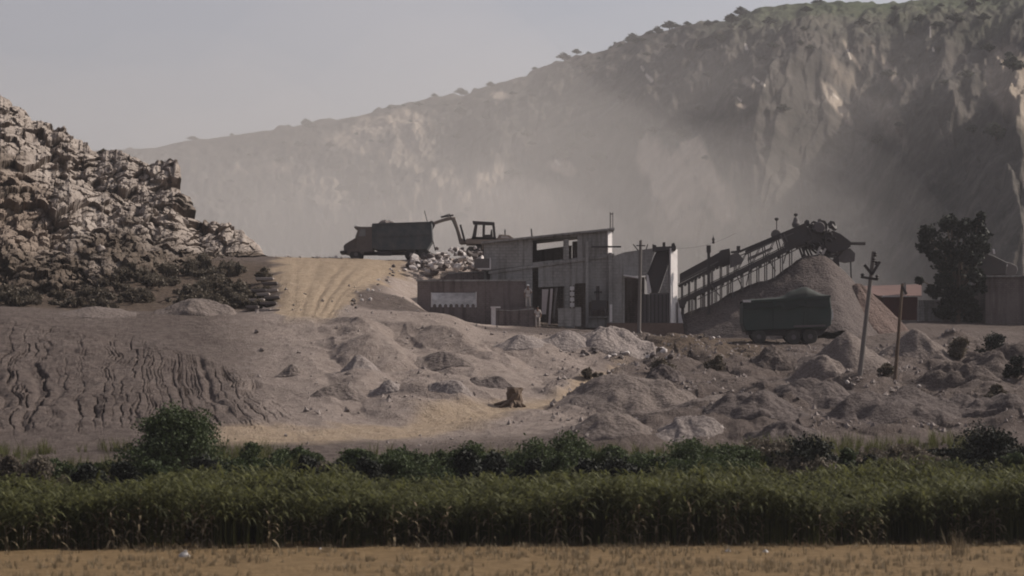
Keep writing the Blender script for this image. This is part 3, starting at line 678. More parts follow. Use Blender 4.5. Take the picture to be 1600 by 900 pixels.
tk = thing('concrete_tank', 'low concrete water tank with a white corner post before the shed', 'tank', (at(803, 508, YL - 2).x, YL - 2, zat(512, YL - 2)))
slab('tank_wall', M['concrete_brown'], tk, [rc(775, 483.5, 833, 514)], YL - 2, 1.6)
slab('rim', M['concrete'], tk, [[(774, 483), (800, 485), (834, 481), (834, 483.4), (800, 486), (774, 485)]], YL - 2, 1.7, -.05)
slab('corner_post', M['white'], tk, [rc(767.5, 480.5, 774.5, 509)], YL - 2, .35, -.1)
slab('post_cap', M['white'], tk, [rc(766.5, 479, 782, 481.2)], YL - 2, .5, -.15)
bw = thing('block_wall', 'short grey block wall standing before the leaning planks', 'wall', (at(888, 508, YL - 1).x, YL - 1, zat(510, YL - 1)))
slab('wall', M['concrete'], bw, [rc(872, 483, 899, 510)], YL - 1, .3)
slab('end_pillar', M['concrete'], bw, [rc(899.1, 480, 908, 510)], YL - 1, .45, -.06)
slab('cap', M['concrete'], bw, [rc(871, 481.5, 899, 483)], YL - 1, .4, -.04)
for k, (x0, x1, xt0, xt1, yt, yb, mt, lb) in enumerate(((846, 853, 847, 857, 452, 491, 'plank', 'broad pale plank leaning in the doorway, the widest of three'),
                                                    (856.5, 860, 860, 864, 451, 507, 'plank', 'narrow pale plank leaning in the doorway between two other planks'),
                                                    (863.5, 866.5, 868, 871.5, 450, 497, 'wood_grey', 'grey plank leaning in the doorway, the darkest of the three'))):
    o = slab('plank', M[mt], None, [[(x0, yb), (x1, yb), (xt1, yt), (xt0, yt)]], YB - .35 - .06 * k, .05)
    tag(o, lb, 'plank', 'planks leaning in the doorway')

# ------------------------------------------------------------------ conveyors and the crusher head
def lerp2(a, b, t): return (a[0] + (b[0] - a[0]) * t, a[1] + (b[1] - a[1]) * t)
YC = 186.5
def conveyor(name, label, Y, deck0, deck1, thick, rail0, rail1, npan, posts, post_to, width):
    """deck: thick dark band (photo pixels, centre line); rail: light upper chord; posts at fractions of the deck"""
    c = at(*lerp2(deck0, deck1, .5), Y)
    t = thing(name, label, 'conveyor', (c.x, Y, gz(c.x, Y)))
    a, b_ = at(*deck0, Y), at(*deck1, Y); d = b_ - a; L = d.length; nrm = Vector((-d.z, 0, d.x)).normalized()
    for dy in (0, width):
        mb = MB(); mb.bar(a + Vector((0, dy, 0)), b_ + Vector((0, dy, 0)), .12, thick); mb.build('side_beam', M['steel_dark'], t)
        if rail0:
            mb = MB(); mb.bar(at(*rail0, Y) + Vector((0, dy, 0)), at(*rail1, Y) + Vector((0, dy, 0)), .1, .14); mb.build('upper_chord', M['steel_dark'], t)
            mb = MB()
            f0 = (rail0[0] - deck0[0]) / (deck1[0] - deck0[0])
            for k in range(npan + 1):
                p, q = lerp2(lerp2(deck0, deck1, f0), deck1, k / npan), lerp2(rail0, rail1, k / npan)
                mb.bar(at(*p, Y) + Vector((0, dy, 0)), at(*q, Y) + Vector((0, dy, 0)), .08)
                if k < npan: mb.bar(at(*p, Y) + Vector((0, dy + .09, 0)), at(*lerp2(rail0, rail1, (k + 1) / npan), Y) + Vector((0, dy + .09, 0)), .05)
            mb.build('lattice', M['steel_dark'], t)
    up = nrm * (thick / 2 + .05)
    mb = MB(); mb.hexa([a + up + Vector((0, .15, 0)), b_ + up + Vector((0, .15, 0)), b_ + up * 1.2 + Vector((0, .15, 0)), a + up * 1.2 + Vector((0, .15, 0)), a + up + Vector((0, width - .05, 0)), b_ + up + Vector((0, width - .05, 0)), b_ + up * 1.2 + Vector((0, width - .05, 0)), a + up * 1.2 + Vector((0, width - .05, 0))])
    mb.build('belt', M['rubber'], t)
    mb = MB()
    for k in range(14):
        c = a + d * ((k + .5) / 14) - nrm * (thick / 2 + .06); mb.tube(c + Vector((0, .15, 0)), c + Vector((0, width - .05, 0)), .08, n=8)
    mb.build('roller', M['steel_mid'], t)
    for f in posts:
        p = a.lerp(b_, f)
        for dy in (.06, width + .06):
            zb = post_to(p.x, Y + dy)
            mb = MB(); mb.bar(Vector((p.x, Y + dy, zb)), Vector((p.x, Y + dy, p.z)), .10, .08); mb.build('post', M['steel_mid'], t)
    return t
def trim(parent, Y, lines, w_, name, mat):
    for a, b_ in lines:
        mb = MB(); mb.bar(at(*a, Y), at(*b_, Y), w_); mb.build(name, mat, parent)
ground_post = lambda x, y: gz(x, y) - .2
c1 = conveyor('conveyor', 'short covered conveyor climbing from the white hopper pillar', YC + 2.3, (1062, 446), (1140, 405), .2, None, None, 0, (.06, .2, .33, .5, .66, .84, .98), ground_post, 1.3)
slab('belt_cover', M['steel_dark'], c1, [[(1062, 428), (1128, 392), (1140, 389), (1140, 403), (1062, 443)]], YC + 2.3, .05, -.08)
slab('cover_strip', M['steel_mid'], c1, [[(1063, 438.5), (1122, 407.5), (1122, 410), (1063, 441)]], YC + 2.3, .05, -.15)
slab('head_box', M['steel_dark'], c1, [[(1126, 391), (1140, 388), (1143, 412), (1132, 416), (1124, 410)]], YC + 2.3, 1.3, 0)
slab('control_post', M['steel_dark'], c1, [[(1104.5, 395.1), (1109, 395.1), (1109, 500), (1104.5, 500)]], YC, .16, -.4)
slab('control_box', M['steel_dark'], c1, [rc(1103.5, 384, 1110, 395)], YC, .3, -.45)
YD = 187.0
c2 = conveyor('conveyor', 'long lattice conveyor rising to the crusher head at the pile top', YD, (1062, 472), (1268, 370), .40, (1150, 395), (1258, 350), 5, (.03, .1, .17, .28, .4, .48, .54, .6, .66, .72, .78, .85), ground_post, 1.5)
slab('walkway', M['steel_dark'], c2, [[(1168, 389), (1255, 351), (1257, 356), (1168, 396)]], YD, .06, 1.9)
slab('guard_plate', M['steel_dark'], c2, [[(1222, 366), (1256, 349), (1262, 372), (1226, 389)]], YD, .06, -.1)
slab('belt_edge', M['steel_mid'], c2, [[(1168, 403), (1206, 386), (1208, 389), (1168, 408)]], YD, .06, -.12)
slabs('ladder', M['steel_mid'], c2, [[(1218, 368), (1220, 367), (1227, 381), (1225, 382)], [(1223, 366), (1225, 365), (1231, 378), (1229, 379)]], YD, .08, -.3)
trim(c2, YD - .12, (((1090, 468), (1256, 384)), ((1112, 446), (1124, 462)), ((1150, 428), (1160, 450)), ((1172, 418), (1166, 446)), ((1200, 404), (1212, 424)), ((1230, 390), (1224, 412)), ((1150, 402), (1240, 364))), .08, 'cross_brace', M['steel_mid'])
slab('tail_plate', M['steel_dark'], c2, [[(1060, 468), (1072, 468), (1070, 481), (1060, 480)]], YD, 1.4, -.1)
slab('feed_chute', M['steel_mid'], c2, [[(1142, 398), (1152, 394), (1162, 406), (1158, 412), (1142, 418)]], YD, 1.1, -.2)
slabs('motor_box', M['steel_dark'], c2, [rc(1152, 384, 1157, 391), [(1143, 392), (1158, 391), (1158, 394), (1143, 395)]], YD, .5, .2)

YH = 189.0
ch = thing('crusher_head', 'dark tangled crusher and screen unit on legs above the gravel pile', 'crusher', (at(1290, 420, YH).x, YH, zat(440, YH)))
slab('screen_box', M['steel_dark'], ch, [[(1288, 366), (1300, 361), (1312, 366), (1328, 378), (1328, 386), (1318, 392), (1300, 396), (1288, 388)]], YH, 2.0, -.4)
slab('crusher_body', M['steel_dark'], ch, [[(1236, 362), (1246, 354), (1258, 352), (1264, 364), (1264, 384), (1252, 386), (1240, 384)]], YH, 2.0, -.2)
slab('jaw_housing', M['steel_mid'], ch, [[(1262, 356), (1272, 352), (1290, 352), (1296, 372), (1286, 388), (1268, 388), (1260, 376)]], YH, 1.6, 0)
fw = at(1279, 356, YH)
mb = MB(); mb.lathe(fw + Vector((0, -.55, 0)), (0, 1, 0), [(0, .12), (0, .38), (.06, .46), (.3, .46), (.36, .38), (.36, .12)], 20); mb.build('flywheel', M['steel_mid'], ch)
mb = MB()
rr = random.Random(4)
for k in range(30):
    p = at(1258 + rr.random() * 46, 347 + rr.random() * 38, YH) + Vector((0, -.6 + rr.random(), 0)); s = .10 + rr.random() * .24
    mb.lathe(p, (rr.random() - .5, rr.random() - .5, rr.random() - .5), [(-s * .5, s * .5), (-s * .4, s), (s * .4, s), (s * .5, s * .5)], 6)
tag(mb.build('drive_gear', M['steel_dark'], ch), kind='stuff')
slab('hood', M['steel_dark'], ch, [[(1264, 354), (1266, 349), (1271, 345), (1276, 347), (1283, 344), (1289, 345), (1293, 351), (1292, 358), (1280, 353), (1270, 358)]], YH, .9, -.1)
mb = MB(); mb.tube(at(1322, 380, YH), at(1352, 380.5, YH), .13, .13, 10); mb.build('discharge_pipe', M['steel_dark'], ch)
mb = MB()
for (a, b_) in (((1262, 385), (1276, 416)), ((1298, 388), (1282, 416)), ((1272, 388), (1300, 408)), ((1300, 392), (1270, 408)), ((1318, 390), (1300, 412)), ((1270, 400), (1308, 399)), ((1252, 384), (1262, 412))):
    for dy in (-.1, 1.5):
        mb = MB(); mb.bar(at(*a, YH) + Vector((0, dy, 0)), at(*b_, YH) + Vector((0, dy, 0)), .14); mb.build('brace', M['steel_dark'], ch)
for (a, b_) in (((1281, 386), (1276, 398)), ((1291, 386), (1284, 398)), ((1306, 394), (1318, 386))):
    mb = MB(); mb.bar(at(*a, YH) + Vector((0, -.3, 0)), at(*b_, YH) + Vector((0, -.3, 0)), .16); mb.build('chute_plate', M['stone'], ch)
slab('side_chute', M['steel_mid'], ch, [[(1303, 398), (1312, 390), (1328, 388), (1336, 396), (1335, 408), (1322, 410), (1306, 406)]], YH, 1.0, -.1)
for (x0, yt, x1, yb, w_) in ((1306, 404, 1314, 436, .42), (1329, 408, 1332, 440, .1), (1256, 382, 1258, 420, .16), (1290, 388, 1292, 420, .16)):
    mb = MB(); p, q = at(x0, yt, YH), at(x1, yb, YH); q.z = min(q.z, gz(q.x, YH) + 4); mb.bar(p, Vector((q.x, YH, gz(q.x, YH) - .2)), w_); mb.build('leg', M['steel_dark'], ch)
for (x, yt, yb, r, lb, rb) in ((1213.5, 344, 370, .09, 'floodlight mast rising from a round drum near the conveyor top', True), (1243.5, 337, 355, .10, 'dark lamp on a stubby housing at the crusher top', False)):
    t = thing('lamp_mast', lb, 'lamp', (at(x, yb, YH).x, YH, zat(yb, YH)))
    mb = MB(); mb.tube(at(x, yb, YH), at(x, yt, YH), .035); mb.build('mast', M['steel_dark'], t)
    mb = MB(); mb.lathe(at(x, yt - 1.5, YH), (0, 0, 1), [(-.12, .06), (-.06, .15), (.06, .17), (.12, .08)], 12); mb.build('lamp_head', M['steel_dark'], t)
    mb = MB()
    if rb: mb.lathe(at(x - 1.5, yb - 4, YH) + Vector((0, -.3, 0)), (0, 1, 0), [(0, .3), (.05, .36), (.55, .36), (.6, .3)], 18)
    else: mb.lathe(at(x, yb - 2, YH), (0, 0, 1), [(-.1, .26), (.15, .32), (.35, .22), (.6, .16), (.68, .08)], 14)
    mb.build('drum', M['steel_mid'], t)

# the wire from the hopper and the insulator hanging on it
def wire(name, pts, r, mat, label):
    mb = MB()
    for p, q in zip(pts[:-1], pts[1:]): mb.tube(p, q, r, n=5, cap=False)
    return tag(mb.build(name, mat), label, 'wire')
A, B = at(1055, 388, YB), at(1150, 366, YB + 6)
wire('overhead_wire', [A.lerp(B, t) + Vector((0, 0, -.35 * 4 * t * (1 - t) + .1 * t)) for t in np.linspace(0, 1, 9)], .013, M['steel_mid'], 'thin wire strung from the hopper top towards the crusher')
q = A.lerp(B, .62)
t = thing('insulator', 'small dark insulator hanging on the thin hopper wire', 'insulator', (q.x, q.y, q.z - .3))
mb = MB(); mb.lathe(q + Vector((0, 0, -.32)), (0, 0, 1), [(0, .08), (.1, .13), (.2, .08), (.3, .13), (.4, .1), (.5, .05)], 10); mb.build('body', M['steel_dark'], t)
mb = MB(); mb.tube(q + Vector((0, 0, .16)), q + Vector((0, 0, .32)), .025); mb.build('hook', M['steel_mid'], t)

# ------------------------------------------------------------------ tipper truck on the ramp top
YT = 199.0
def wheel(parent, c, r, w_, rim=.55, n=22):
    mb = MB(); mb.lathe(Vector(c) - Vector((0, w_ / 2, 0)), (0, 1, 0), [(0, r * .62), (0, r * .9), (w_ * .15, r), (w_ * .85, r), (w_, r * .9), (w_, r * .62)], n)
    t = mb.build('wheel', M['rubber'], parent)
    mb = MB(); mb.lathe(Vector(c) - Vector((0, w_ / 2 + .012, 0)), (0, 1, 0), [(0, r * .18), (0, r * .3), (.05, r * .42), (.02, r * rim), (w_ + .024, r * rim), (w_ + .02, r * .2)], 16)
    mb.build('rim', M['steel_mid'], t)
    return t
g0 = at(600, 403, YT)
GT = gz(g0.x, YT)
trk_ = thing('tipper_truck', 'long bonneted tipper truck with a dark slate body parked on the ramp top', 'truck', (g0.x, YT, GT))
dzT = GT - zat(403, YT)
def T_(x, y): return (x, y - dzT / (YT / F))
def tp(l): return [T_(*p) for p in l]
slab('bonnet', M['truck_cab'], trk_, [tp([(536, 391), (537, 378), (541, 375), (553, 368), (556, 366), (558, 392), (545, 394)])], YT, 1.5, .45, .04)
cab = slab('cab', M['truck_cab'], trk_, [tp([(556, 367), (559, 355), (552.5, 351), (554, 349), (566, 350), (583, 350), (583, 390), (556, 391)])], YT, 2.2, .1, .05)
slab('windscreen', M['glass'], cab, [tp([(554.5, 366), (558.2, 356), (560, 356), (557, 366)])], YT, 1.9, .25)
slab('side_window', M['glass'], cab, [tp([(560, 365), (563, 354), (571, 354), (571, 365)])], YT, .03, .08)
slab('door', M['truck_cab'], cab, [tp([(559.5, 366), (572, 366), (572, 387), (559.5, 387)])], YT, .03, .075)
slab('roof_bundle', M['cloth_white'], cab, [tp([(552, 351), (553, 347.5), (557, 346), (561, 348), (563, 351)])], YT, 1.2, .5, .05)
slab('headlight', M['steel_mid'], trk_, [tp([(536.2, 380), (539, 378), (541, 381), (540, 385), (537, 385)])], YT, .1, .35)
slab('headlight', M['steel_mid'], trk_, [tp([(536.2, 380), (539, 378), (541, 381), (540, 385), (537, 385)])], YT, .1, 1.95)
slab('bumper', M['steel_dark'], trk_, [tp([(531, 388), (541, 387), (542, 391), (531, 391.5)])], YT, 2.2, .1, .02)
slab('mudguard', M['truck_cab'], trk_, [tp([(542, 393), (545, 385), (556, 383), (566, 387), (569, 393), (565, 393), (561, 389), (549, 389), (545, 394)])], YT, .5, .02)
slab('chassis', M['steel_dark'], trk_, [tp([(545, 388), (672, 388), (672, 392.5), (545, 393.5)])], YT, .9, .75)
slab('fuel_tank', M['steel_dark'], trk_, [tp([(590, 388), (612, 388), (612, 395), (590, 395)])], YT, .5, .1, .05)
body = slab('tipper_body', M['truck_body'], trk_, [tp([(583, 347), (674.5, 344), (676, 372), (667, 386), (590, 387), (583.5, 384)])], YT, 2.35, 0, .03)
slab('side_rib', M['truck_body'], body, [tp([(591, 364.5), (668, 361.5), (668, 363.5), (591, 366.5)])], YT, .06, -.062)
slabs('side_rib', M['truck_body'], body, [tp([(586, 347), (589, 347), (590, 384), (587, 384)]), tp([(671, 345), (674, 345), (674.5, 372), (671.5, 374)])], YT, .06, -.064)
slab('top_rail', M['truck_body'], body, [tp([(582, 345.2), (675, 342.3), (675, 344.6), (582, 347.4)])], YT, .12, -.07)
slab('headboard', M['truck_body'], body, [tp([(581, 346), (583, 346), (583.4, 384), (581.4, 384)])], YT, 2.3, .02)
mb = MB(); mb.tube(at(*T_(668, 344), YT) + Vector((0, .2, 0)), at(*T_(663, 325), YT) + Vector((0, .2, 0)), .03); mb.build('whip_rod', M['steel_dark'], trk_)
slab('tail_chain', M['steel_dark'], trk_, [tp([(675.5, 372), (677, 372), (681, 388), (679.5, 388)])], YT, .06, .1)
rT = .52
for (x, dy) in ((556, .2), (556, 2.15), (642, .25), (642, 2.1), (662, .25), (662, 2.1)):
    p = at(x, 390, YT); wheel(trk_, (p.x, YT + dy, GT + rT - .02), rT, .32 if x < 600 else .5)
rng = random.Random(11)
def lumps(name, mat, label, cat, cx, cy, cz, lx, ly, h, nx=26, ny=12, rough=.12, seed=5, sub=True):
    """an uneven heap lying in or on something"""
    X_, Y_ = np.meshgrid(np.linspace(-1, 1, nx), np.linspace(-1, 1, ny))
    Z = h * (np.clip(1 - X_ ** 2, 0, 1) ** .6) * (np.clip(1 - Y_ ** 2, 0, 1) ** .5) + rough * (fbm(X_ * 3 + seed, Y_ * 2, 3, seed) + .3) * ((np.abs(X_) < .99) & (np.abs(Y_) < .99))
    ii, jj = np.meshgrid(np.arange(ny - 1), np.arange(nx - 1), indexing='ij'); a = ii * nx + jj
    me = np_mesh(name, np.stack([X_ * lx, Y_ * ly, Z], -1).reshape(-1, 3), np.stack([a, a + 1, a + nx + 1, a + nx], -1).reshape(-1, 4), False)
    o = link(name, me, mat); o.location = (cx, cy, cz); return tag(o, label, cat)
p = at(*T_(607, 348), YT)
lumps('stone_load', M['stone_dark'], 'rough dark stones heaped in the front of the tipper body', 'load', p.x, YT + 1.2, p.z - .25, 1.15, 1.0, .62, seed=8, rough=.35)
lumps('sand_load', M['stone'], 'pale rubble lying low in the tipper body behind the stones', 'load', at(*T_(628, 348), YT).x, YT + 1.2, p.z - .3, .7, 1.0, .42, seed=18, rough=.25)

# ------------------------------------------------------------------ excavator loading it
YE = 203.5
e0 = at(757, 392, YE); GE = gz(e0.x, YE)
ex = thing('excavator', 'dusty ochre excavator with a folded boom reaching over the truck', 'excavator', (e0.x, YE, GE))
for dy in (-.1, 1.9):
    tr = slab('track', M['rubber'], ex, [[(729, 390), (733, 385), (781, 385), (786, 390), (784, 400), (779, 404), (736, 404), (731, 400)]], YE, .55, dy, .03)
    mb = MB()
    for k in range(6): mb.lathe(at(738 + k * 8, 396, YE) + Vector((0, dy - .03, 0)), (0, 1, 0), [(0, .1), (0, .2), (.61, .2), (.61, .1)], 12)
    mb.build('track_roller', M['steel_mid'], tr)
slab('turntable', M['steel_dark'], ex, [rc(744, 380, 772, 386)], YE, 1.2, .6)
slab('deck', M['digger'], ex, [[(728, 373), (744, 371), (800, 372), (800, 381), (728, 381)]], YE, 2.3, .05, .03)
slab('engine_cover', M['digger'], ex, [[(777, 372), (780, 366), (796, 367), (803, 372), (803, 380), (777, 380)]], YE, 2.2, .1, .05)
slab('exhaust', M['steel_dark'], ex, [rc(788, 357, 790, 367)], YE, .12, 1.0)
cb = slab('cab', M['steel_dark'], ex, [[(738, 345), (772.5, 347), (773, 350.5), (739, 349)], [(742, 349), (746.5, 349), (743.5, 373), (737, 373)], [(754, 350), (758, 350), (757.5, 373), (753.5, 373)], [(769, 350), (773, 350), (775, 373), (771, 373)], [(737, 370), (775, 370), (775, 374), (737, 374)]], YE, .12, .05)
slab('cab_frame', M['steel_dark'], cb, [[(738, 345), (772.5, 347), (773, 350.5), (739, 349)], [(742, 349), (745, 349), (742, 373), (738, 373)], [(770, 350), (773, 350), (775, 373), (772, 373)]], YE, .12, 1.25)
slab('cab_roof', M['steel_dark'], cb, [[(738.5, 345.5), (772, 347.5), (772, 349), (739, 347.6)]], YE, 1.05, .18)
slab('seat', M['steel_dark'], cb, [[(757, 366), (766, 366), (767, 358), (769, 358), (770, 371), (757, 371)]], YE, .5, .45)
bm_ = slab('boom', M['digger'], ex, [[(717, 379), (714.5, 368), (709, 349), (704.5, 342), (705, 338), (710.5, 338), (713.5, 346), (716.5, 356), (721, 371), (730, 375), (730, 380), (720, 381)]], YE, .45, .9, .03)
mb = MB(); mb.tube(at(726, 376, YE) + Vector((0, .75, 0)), at(719, 350, YE) + Vector((0, .75, 0)), .09); mb.build('boom_ram', M['steel_dark'], bm_)
mb = MB()
for (a, b_) in (((718, 377), (713, 360)), ((713, 360), (706, 344)), ((706, 344), (702, 334)), ((702, 334), (690, 338))): mb.tube(at(*a, YE) + Vector((0, .82, .05)), at(*b_, YE) + Vector((0, .82, .05)), .035, n=6)
mb.build('hose', M['rubber'], bm_)
slab('warning_panel', M['cloth_pale'], ex, [[(783, 368.5), (793, 369), (797, 372), (783, 372)]], YE, .03, .07)
slab('stick', M['digger'], ex, [[(711.5, 337.5), (700, 337.5), (690, 340.5), (677, 345), (673, 347), (673, 350), (678, 349.5), (691, 345), (703, 342.2), (711, 342)]], YE, .36, .94, .03)
slab('bucket', M['steel_dark'], ex, [[(676, 344), (672, 344), (668, 348), (666, 355), (671, 358), (676, 356), (679, 350)]], YE, .9, .7, .02)
mb = MB(); mb.tube(at(708, 334.5, YE) + Vector((0, 1.1, 0)), at(688, 337.5, YE) + Vector((0, 1.1, 0)), .08); mb.build('stick_ram', M['steel_mid'], ex)

# ------------------------------------------------------------------ dark green tipper in the yard
YG = 172.0
gg = at(1232, 532, YG); GG = min(gz(at(1170, 530, YG).x, YG), gz(at(1290, 530, YG).x, YG))
gt = thing('dump_trailer', 'dark green ribbed dump trailer under a sagging tarpaulin in the yard', 'trailer', (gg.x, YG, GG))
gbdy = slab('body', M['green_paint'], gt, [[(1161, 472), (1297, 463), (1300, 488), (1299, 508), (1288, 514), (1240, 514), (1165, 517), (1161, 505)]], YG, 2.5, 0, .05)
for x in (1210.5, 1258.5):
    slab('side_post', M['green_paint'], gbdy, [rc(x - 2, 469, x + 2, 513)], YG, .09, -.095)
slab('top_rail', M['green_paint'], gbdy, [[(1160, 470.5), (1298, 461.5), (1298, 464.5), (1160, 473.6)]], YG, .14, -.1)
slab('floor_rail', M['steel_mid'], gbdy, [[(1240, 508.5), (1290, 507), (1290, 510), (1240, 511.5)]], YG, .1, -.1)
slab('side_panel', M['green_paint'], gbdy, [rc(1263, 474, 1292, 504)], YG, .05, -.052)
slab('corner_cap', M['white'], gt, [rc(1161, 469, 1173, 472.4)], YG, .3, -.14)
slab('painted_glint', M['white'], gt, [[(1299.6, 483), (1301.6, 484), (1302.4, 494), (1301.4, 500), (1300, 500)]], YG, .14, .1)  # white strip paints the sunlit sliver of the rear panel
slab('underframe', M['steel_dark'], gt, [[(1168, 515), (1294, 512), (1284, 524), (1170, 522)]], YG, 1.6, .45)
for (x, r) in ((1186, .52), (1240, .55), (1266, .55)):
    for dy in (.25, 2.2):
        p = at(x, 522, YG); wheel(gt, (p.x, YG + dy, gz(p.x, YG + dy) + r - .06), r, .42)
nx, ny = 44, 16
X_, Y_ = np.meshgrid(np.linspace(0, 1, nx), np.linspace(0, 1, ny))
topx = np.interp(X_, [0, .1, .28, .42, .5, .56, .68, .75, .8, .9, 1], [472, 469, 467, 466, 463, 457, 451, 449.5, 453, 460, 463])
fr = np.sin(np.pi * Y_) ** .55
zt = np.vectorize(lambda v: zat(v, YG))(topx); ze = np.vectorize(lambda v: zat(v, YG))(472.5 - 9 * X_ + 2.5)
zz = ze + (zt - ze + .14) * fr + .07 * fbm(X_ * 9, Y_ * 4, 3, 9)
ye = YG - .06 + Y_ * 2.62
xs = np.vectorize(lambda v: xat(v, YG))(1161 + X_ * 136)
drop = (Y_ < .01)
zz = np.where(drop, ze - .28 - .16 * np.abs(np.sin(X_ * 15)) - .22 * (X_ > .45) * np.abs(np.sin(X_ * 9)), zz)
ye = np.where(drop, YG - .16, ye)
ii, jj = np.meshgrid(np.arange(ny - 1), np.arange(nx - 1), indexing='ij'); a = ii * nx + jj
me = np_mesh('tarpaulin', np.stack([xs - gg.x, ye - YG, zz - GG], -1).reshape(-1, 3), np.stack([a, a + 1, a + nx + 1, a + nx], -1).reshape(-1, 4))
o = link('tarpaulin', me, M['tarp']); o.location = (gg.x, YG, GG); tag(o, 'dark rumpled tarpaulin humped over the load of the green trailer', 'tarpaulin')

# ------------------------------------------------------------------ sheds at the right
YS = 204.0
s0 = at(1400, 500, YS)
sh = thing('tin_shed', 'low oxide red shed with a rusty tin roof behind the poles', 'shed', (s0.x, YS, gz(s0.x, YS)))
slab('wall', M['red_shed'], sh, [rc(1381, 464, 1434, 506)], YS, 3.0, .1)
slab('roof_edge', M['white'], sh, [rc(1379, 462, 1416, 464)], YS, .2, -.25)
mb = MB(); a, b_, c, d = at(1336, 448, YS + 3.5), at(1440, 445, YS + 3.5), at(1440, 463, YS), at(1372, 463, YS)
up = Vector((0, 0, .06)); a.y += .1; mb.hexa([d, c, b_, a, d + up, c + up, b_ + up, a + up]); mb.build('roof', M['tin_roof'], sh)
slab('gable_wall', M['tin_roof'], sh, [[(1340, 450), (1380, 464), (1380, 506), (1340, 506)]], YS, .2, .6)
slab('chimney_post', M['concrete'], sh, [rc(1412, 441, 1417, 461)], YS, .25, .4)
yw = thing('yard_wall', 'low grey yard wall with sunk panels below the dark tree', 'wall', (at(1462, 500, 202.).x, 202., gz(at(1462, 500, 202.).x, 202.)))
slab('panel', M['concrete'], yw, [rc(1440, 482, 1482, 506)], 202., .2, .08)
slab('frame', M['concrete'], yw, [rc(1434, 479, 1500, 482), rc(1434, 482, 1440, 506), rc(1482, 482, 1488, 506)], 202., .3)
slab('upper_panel', M['concrete'], yw, [rc(1436, 469, 1484, 479)], 202., .2, .1)
slab('ledge', M['concrete'], yw, [rc(1496, 497, 1535, 500)], 202., .4, 0)
o = slab('marker_post', M['white'], None, [[(1488, 473), (1490.5, 473), (1492.5, 501), (1489.5, 501)]], 201.0, .14); tag(o, 'thin white post leaning slightly beside the yard wall', 'post')
YR = 199.0
rb = thing('plain_building', 'plain mauve grey block building at the right edge behind dark heaps', 'building', (at(1620, 500, YR).x, YR, gz(at(1620, 500, YR).x, YR)))
slab('wall', M['concrete_brown'], rb, [rc(1540, 433, 1568, 525)], YR, 5.0)
slab('wall', M['concrete_brown'], rb, [rc(1568.1, 433, 1760, 525)], YR, 5.0, .02)
slab('roof', M['concrete'], rb, [rc(1538, 430.5, 1764, 433)], YR, 5.6, -.2)
YV = 203.0
rv = thing('loading_boom', 'dark loader boom with a round head poking out beyond the dark tree', 'conveyor', (at(1550, 480, YV).x, YV, gz(at(1550, 480, YV).x, YV)))
slab('boom', M['steel_dark'], rv, [[(1500, 398), (1536, 393), (1552, 399), (1574, 410), (1572, 428), (1540, 431), (1500, 431)]], YV, 2.0, 0, .05)
slab('head', M['steel_mid'], rv, [[(1570, 408), (1580, 410), (1590, 415), (1592, 421), (1589, 428), (1580, 431), (1569, 429)]], YV, 1.2, .3, .05)
slab('lamp', M['white'], rv, [rc(1572, 413, 1575, 416)], YV, .1, .15)
slab('pennant', M['white'], rv, [[(1553, 388), (1556, 389), (1557, 396), (1554.5, 396)]], YV, .08, .5)
for x in (1512, 1532):
    mb = MB(); p = at(x, 430, YV); mb.bar(p + Vector((0, .8, 0)), Vector((p.x, YV + .8, gz(p.x, YV) - .2)), .22); mb.build('leg', M['steel_dark'], rv)

# ------------------------------------------------------------------ poles
def pole(base_px, top_px, label, mat, r0, r1, arms, Y=None):
    b_ = hit(*base_px) if Y is None else Vector((at(*base_px, Y).x, Y, gz(at(*base_px, Y).x, Y)))
    tpt = at(*top_px, b_.y)
    t = thing('utility_pole', label, 'utility pole', b_)
    mb = MB(); mb.tube(b_ - Vector((0, 0, .5)), tpt, r0, r1, 10); mb.build('shaft', mat, t, smooth=False)
    for (p, q, w_) in arms:
        mb = MB(); mb.bar(at(*p, b_.y) + Vector((0, -.12, 0)), at(*q, b_.y) + Vector((0, -.12, 0)), w_); mb.build('crossarm', M['steel_dark'], t)
    return t, b_.y
t1, y1 = pole((1342, 588), (1365, 393), 'leaning wooden power pole with a forked crossarm, the taller right pole', M['wood_grey'], .15, .10,
      [((1350, 414), (1362, 429), .14), ((1362, 429), (1374, 409), .14), ((1345, 433), (1371, 437), .12)])
for (x, y) in ((1367, 398), (1365, 407), (1369, 412), (1347, 432), (1370, 434)):
    mb = MB(); mb.lathe(at(x, y, y1) + Vector((0, -.12, -.1)), (0, 0, 1), [(0, .05), (.06, .12), (.12, .06), (.18, .12), (.26, .05)], 10); mb.build('insulator', M['steel_dark'], t1)
t2, y2 = pole((1397, 597), (1410, 443), 'thin bare pole with a short stub, right of the forked pole', M['wood_brown'], .11, .08, [((1409, 448), (1416, 460), .12)])
t3, y3 = pole((998, 530), (1001, 376), 'straight grey pole standing before the concrete shed and hopper', M['wood_grey'], .15, .11, [((994, 384), (1008, 384), .08)], 176.5)

